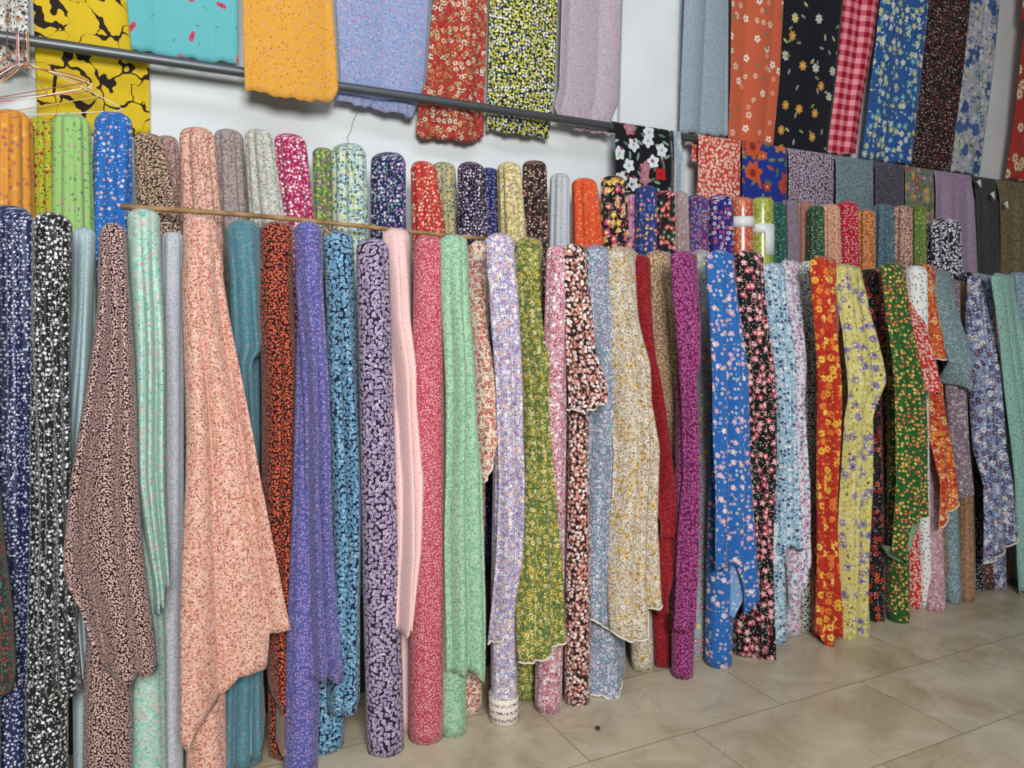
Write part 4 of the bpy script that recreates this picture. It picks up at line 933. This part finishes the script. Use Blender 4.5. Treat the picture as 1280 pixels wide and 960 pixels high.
# ------------------------------------------------------------------ cloth hung from above
HG = [
    ('greyfloral', 'grey mottled floral cloth bundled behind the wire hangers', [(0, -60), (90, -50)], [(0, 36), (60, 38), (95, 35)], [(0, 90), (.7, 92), (1, 84)], dict(nf=4, amp=.016, Ybot=2.927)),
    ('branches', 'yellow cloth with black branches behind the rail', [(0, 40), (60, 42), (170, 46)], [(0, 152), (25, 187), (165, 189)], [(0, 168), (1, 168)], dict(nf=1.8, amp=.012, Ybot=2.952)),
    ('turquoise', 'turquoise cloth with red cherry sprigs ending at the rail', [(0, 156), (60, 162), (90, 166)], [(0, 298), (90, 299)], [(0, 62), (.3, 70), (1, 82)], dict(nf=2, amp=.012, Ybot=2.917)),
    ('golden', 'golden orange cloth hanging in front of the rail', [(0, 302), (60, 303), (130, 305)], [(0, 416), (60, 421), (128, 425)], [(0, 112), (.25, 118), (.4, 124), (.8, 128), (.9, 128), (1, 112)], dict(nf=1.3, amp=.012, Ybot=2.840)),
    ('periwinkle', 'periwinkle blue cloth with pinkish sprigs behind the rail', [(0, 418), (100, 424), (150, 412)], [(0, 538), (110, 531), (150, 516)], [(0, 127), (.3, 133), (1, 149)], dict(nf=2, amp=.010, Ybot=2.927, bunch=(2.13, .03, 0, .006))),
    ('redgarden', 'red cloth with dense cream flowers, gathered below the rail', [(0, 540), (100, 532), (130, 522), (180, 518)], [(0, 610), (60, 608), (180, 605)], [(0, 166), (.1, 174), (.5, 174), (.55, 178), (.9, 178), (1, 170)], dict(nf=2, amp=.014, Ybot=2.930)),
    ('citrus', 'black cloth packed with yellow and white petals behind the rail', [(0, 611), (110, 609), (170, 607)], [(0, 697), (110, 693), (172, 686)], [(0, 162), (.4, 168), (1, 173)], dict(nf=1.4, amp=.010, Ybot=2.930)),
    ('mauve', 'mauve grey cloth creased and bunched at the rail', [(0, 699), (110, 696), (135, 690), (165, 704)], [(0, 776), (130, 772), (150, 763), (172, 760)], [(0, 150), (.2, 163), (.6, 166), (1, 172)], dict(nf=2, amp=.012, Ybot=2.930, bunch=(2.14, .07, 0, .005))),
    ('slate', 'plain slate blue cloth beside the white pillar', [(0, 855), (100, 850), (172, 847)], [(0, 911), (180, 909)], [(0, 166), (1, 171)], dict(nf=2, amp=.012, Ybot=2.922)),
    ('orangedaisy', 'orange cloth with sparse white daisies', [(0, 912), (100, 911), (180, 908)], [(0, 979), (100, 974), (184, 966)], [(0, 178), (1, 184)], dict(nf=2, amp=.008, Ybot=2.922)),
    ('blacknavy', 'blackish navy cloth with spaced white and yellow sprays', [(0, 980), (100, 974), (184, 966)], [(0, 1053), (100, 1044), (190, 1034)], [(0, 186), (1, 194)], dict(nf=1.3, amp=.006, Ybot=2.922)),
    ('gingham', 'red and pink gingham cloth in narrow folds', [(0, 1054), (100, 1045), (192, 1034)], [(0, 1100), (60, 1092), (120, 1080), (196, 1070)], [(0, 190), (.4, 194), (1, 192)], dict(nf=2, amp=.014, Ybot=2.922)),
    ('bluewhite', 'blue cloth with white and yellowish blossom beside the gingham', [(0, 1099), (60, 1092), (195, 1075)], [(0, 1160), (100, 1150), (205, 1139)], [(0, 199), (1, 206)], dict(nf=1.8, amp=.008, Ybot=2.922)),
    ('blackred2', 'black cloth with tiny red and cream flecks', [(0, 1161), (100, 1150), (208, 1140)], [(0, 1212), (100, 1201), (212, 1186)], [(0, 207), (1, 214)], dict(nf=1.4, amp=.007, Ybot=2.922)),
    ('greyblue', 'pale grey cloth with cloudy blue flowers', [(0, 1213), (100, 1202), (212, 1187)], [(0, 1249), (100, 1239), (218, 1224)], [(0, 214), (1, 219)], dict(nf=1.4, amp=.006, Ybot=2.922)),
    ('poppy', 'red cloth with cream daisies at the far end of the wall', [(0, 1284), (60, 1276), (150, 1266), (225, 1254)], [(0, 1350), (225, 1320)], [(0, 222), (1, 234)], dict(nf=2, amp=.01, Ybot=2.912)),
]
for key, label, L_, R_, hm, kw in HG:
    hanging(key, label, L_, R_, hm, **kw)

# ------------------------------------------------------------------ wire hangers, thread, small hooks, crumb
def hangers():
    specs = [((22, 78), (118, 108), (-90, 132), (214, 120, 116), 'pink wire hanger crossing the yellow branch cloth, uppermost', 2.860),
             ((24, 80), (112, 104), (-80, 138), (232, 226, 216), 'white wire hanger just under the pink one', 2.850),
             ((34, 78), (150, 134), (-60, 142), (206, 196, 186), 'long silver wire hanger reaching the azure blue bolt', 2.840),
             ((36, 80), (122, 116), (-60, 146), (196, 158, 90), 'brass-coloured wire hanger among the hanger bunch', 2.832),
             ((30, 82), (106, 98), (-70, 128), (150, 84, 74), 'brownish red wire hanger lowest in the hanger bunch', 2.824),
             ((8, 74), (56, 112), (-30, 122), (126, 118, 112), 'grey wire hanger turned edgewise on the rail', 2.816)]
    for (nx, ny), (rx, ry), (lx, ly), c, label, Y in specs:
        mat = plain('wire_%d_%d' % (rx, ry), c, .35, .3, .5)
        n = on_plane(nx, ny, Y); r = on_plane(rx, ry, Y); l = on_plane(lx, ly, Y)
        xh = n[0]
        # hook over the rail
        Rh = R_RAIL+.006
        hook = [n, n+np.array([0, 0, .012])]
        base_z = Z_RAIL+.002
        hk = []
        for a in np.linspace(-.15*math.pi, 1.05*math.pi, 14):
            hk.append(np.array([xh, Y_RAIL-Rh*math.cos(a), base_z+Rh*math.sin(a)]))
        pts = [n, n*.5+np.array([xh, Y_RAIL-Rh, base_z-.02])*.5] + hk
        o = empty('wire_hanger', n)
        tag(o, label, 'hanger', 'wire hangers on the rail')
        tube('hook', pts, .0016, mat, o, 8)
        def arc(p, q, sag):
            return [p+(q-p)*t+np.array([0, 0, -sag*math.sin(math.pi*t)]) for t in np.linspace(0, 1, 8)]
        body = [n]+arc(n+np.array([.012, 0, -.006]), r, -.006)+[r+np.array([.006, 0, -.006]), r+np.array([.002, 0, -.012])]
        body += [r+np.array([.002, 0, -.012])+(l-r)*t for t in np.linspace(.05, 1, 8)]
        body += arc(l, n+np.array([-.012, 0, -.006]), .004)+[n]
        tube('frame', body, .0017, mat, o, 8)
hangers()

def bits():
    # loose thread on the wall
    P = [on_plane(x, y, Y_WALL-.003) for x, y in ((447, 140), (441, 152), (439, 163), (434, 172), (436, 182))]
    t = tube('hanging_thread', P, .0011, plain('grey_thread', (110, 110, 112), .9), None, 6)
    rebase(t, P[-1]); tag(t, 'thin grey thread hanging on the white wall', 'thread')
    # small white wire hooks, built as flat tag shapes, by the charcoal and olive cloth
    wp = plain('white_paper', (226, 230, 230))
    for (x, y), label in (((1224, 230), 'white tag-shaped hook at the top of the charcoal cloth'),
                          ((1241, 245), 'white tag-shaped hook between the charcoal and olive cloths'),
                          ((1258, 257), 'white tag-shaped hook low on the olive brown cloth')):
        c = on_plane(x, y, Y_RAIL-.08)
        V = [(-.028, 0, .012), (.004, -.004, .026), (.014, -.003, -.02), (-.004, 0, -.004)]
        V = [tuple(np.array(v)+c) for v in V]
        o = mesh_obj('hang_hook', V, [(0, 1, 3), (1, 2, 3)], wp, None, smooth=False)
        sd = o.modifiers.new('thickness', 'SOLIDIFY'); sd.thickness = .0012
        rebase(o, c)
        tag(o, label, 'tag', 'white tag-shaped hooks')
    # crumb on the floor
    c = on_plane(747, 912, 0); d = ray(747, 912); c = EYE+d*(-EYE[2]/d[2])
    rng = np.random.default_rng(3)
    V, Fc = [], []
    for i in range(5):
        for k in range(8):
            a = 2*math.pi*k/8; ph = math.pi*i/4
            r = .008*math.sin(ph)*(1+.3*rng.uniform(-1, 1))+.0008
            V.append((c[0]+r*math.cos(a)*1.2, c[1]+r*math.sin(a), .0055-.0055*math.cos(ph)))
    for i in range(4):
        for k in range(8): Fc.append((i*8+k, i*8+(k+1) % 8, (i+1)*8+(k+1) % 8, (i+1)*8+k))
    Fc.append(tuple(range(7, -1, -1))); Fc.append(tuple(32+k for k in range(8)))
    o = mesh_obj('pebble', V, Fc, plain('dark_crumb', (74, 50, 38), .9), None)
    rebase(o, (c[0], c[1], 0)); tag(o, 'small dark brown crumb lying on the tiled floor', 'crumb')
bits()

# ------------------------------------------------------------------ light
def area(name, loc, target, sx, sy, power, c):
    l = bpy.data.lights.new(name, 'AREA'); l.shape = 'RECTANGLE'; l.size = sx; l.size_y = sy
    l.energy = power; l.color = c
    o = bpy.data.objects.new(name, l); COL.objects.link(o)
    o.location = loc
    o.rotation_euler = (Vector(target)-Vector(loc)).to_track_quat('-Z', 'Y').to_euler()
    return o
area('shop_front_light', (-.2, -1.9, 2.5), (.9, 2.4, 1.1), 1.3, 1.1, 215, (1.0, .98, .95))
area('overhead_fill', (.9, .9, 3.9), (1.2, 2.4, 1.0), 2.4, .5, 26, (.84, .93, 1.0))  # added overhead fill, no lamp known there; bluish to cool the wall
w = bpy.data.worlds.new('world'); SC.world = w; w.use_nodes = True
bg = w.node_tree.nodes['Background']; bg.inputs['Color'].default_value = (.80, .88, 1.0, 1); bg.inputs['Strength'].default_value = .09

vs = SC.view_settings
vs.view_transform = 'Standard'; vs.look = 'None'; vs.gamma = 1.0; vs.exposure = 0.0; vs.use_curve_mapping = False
SC.cycles.max_bounces = 6; SC.cycles.diffuse_bounces = 3
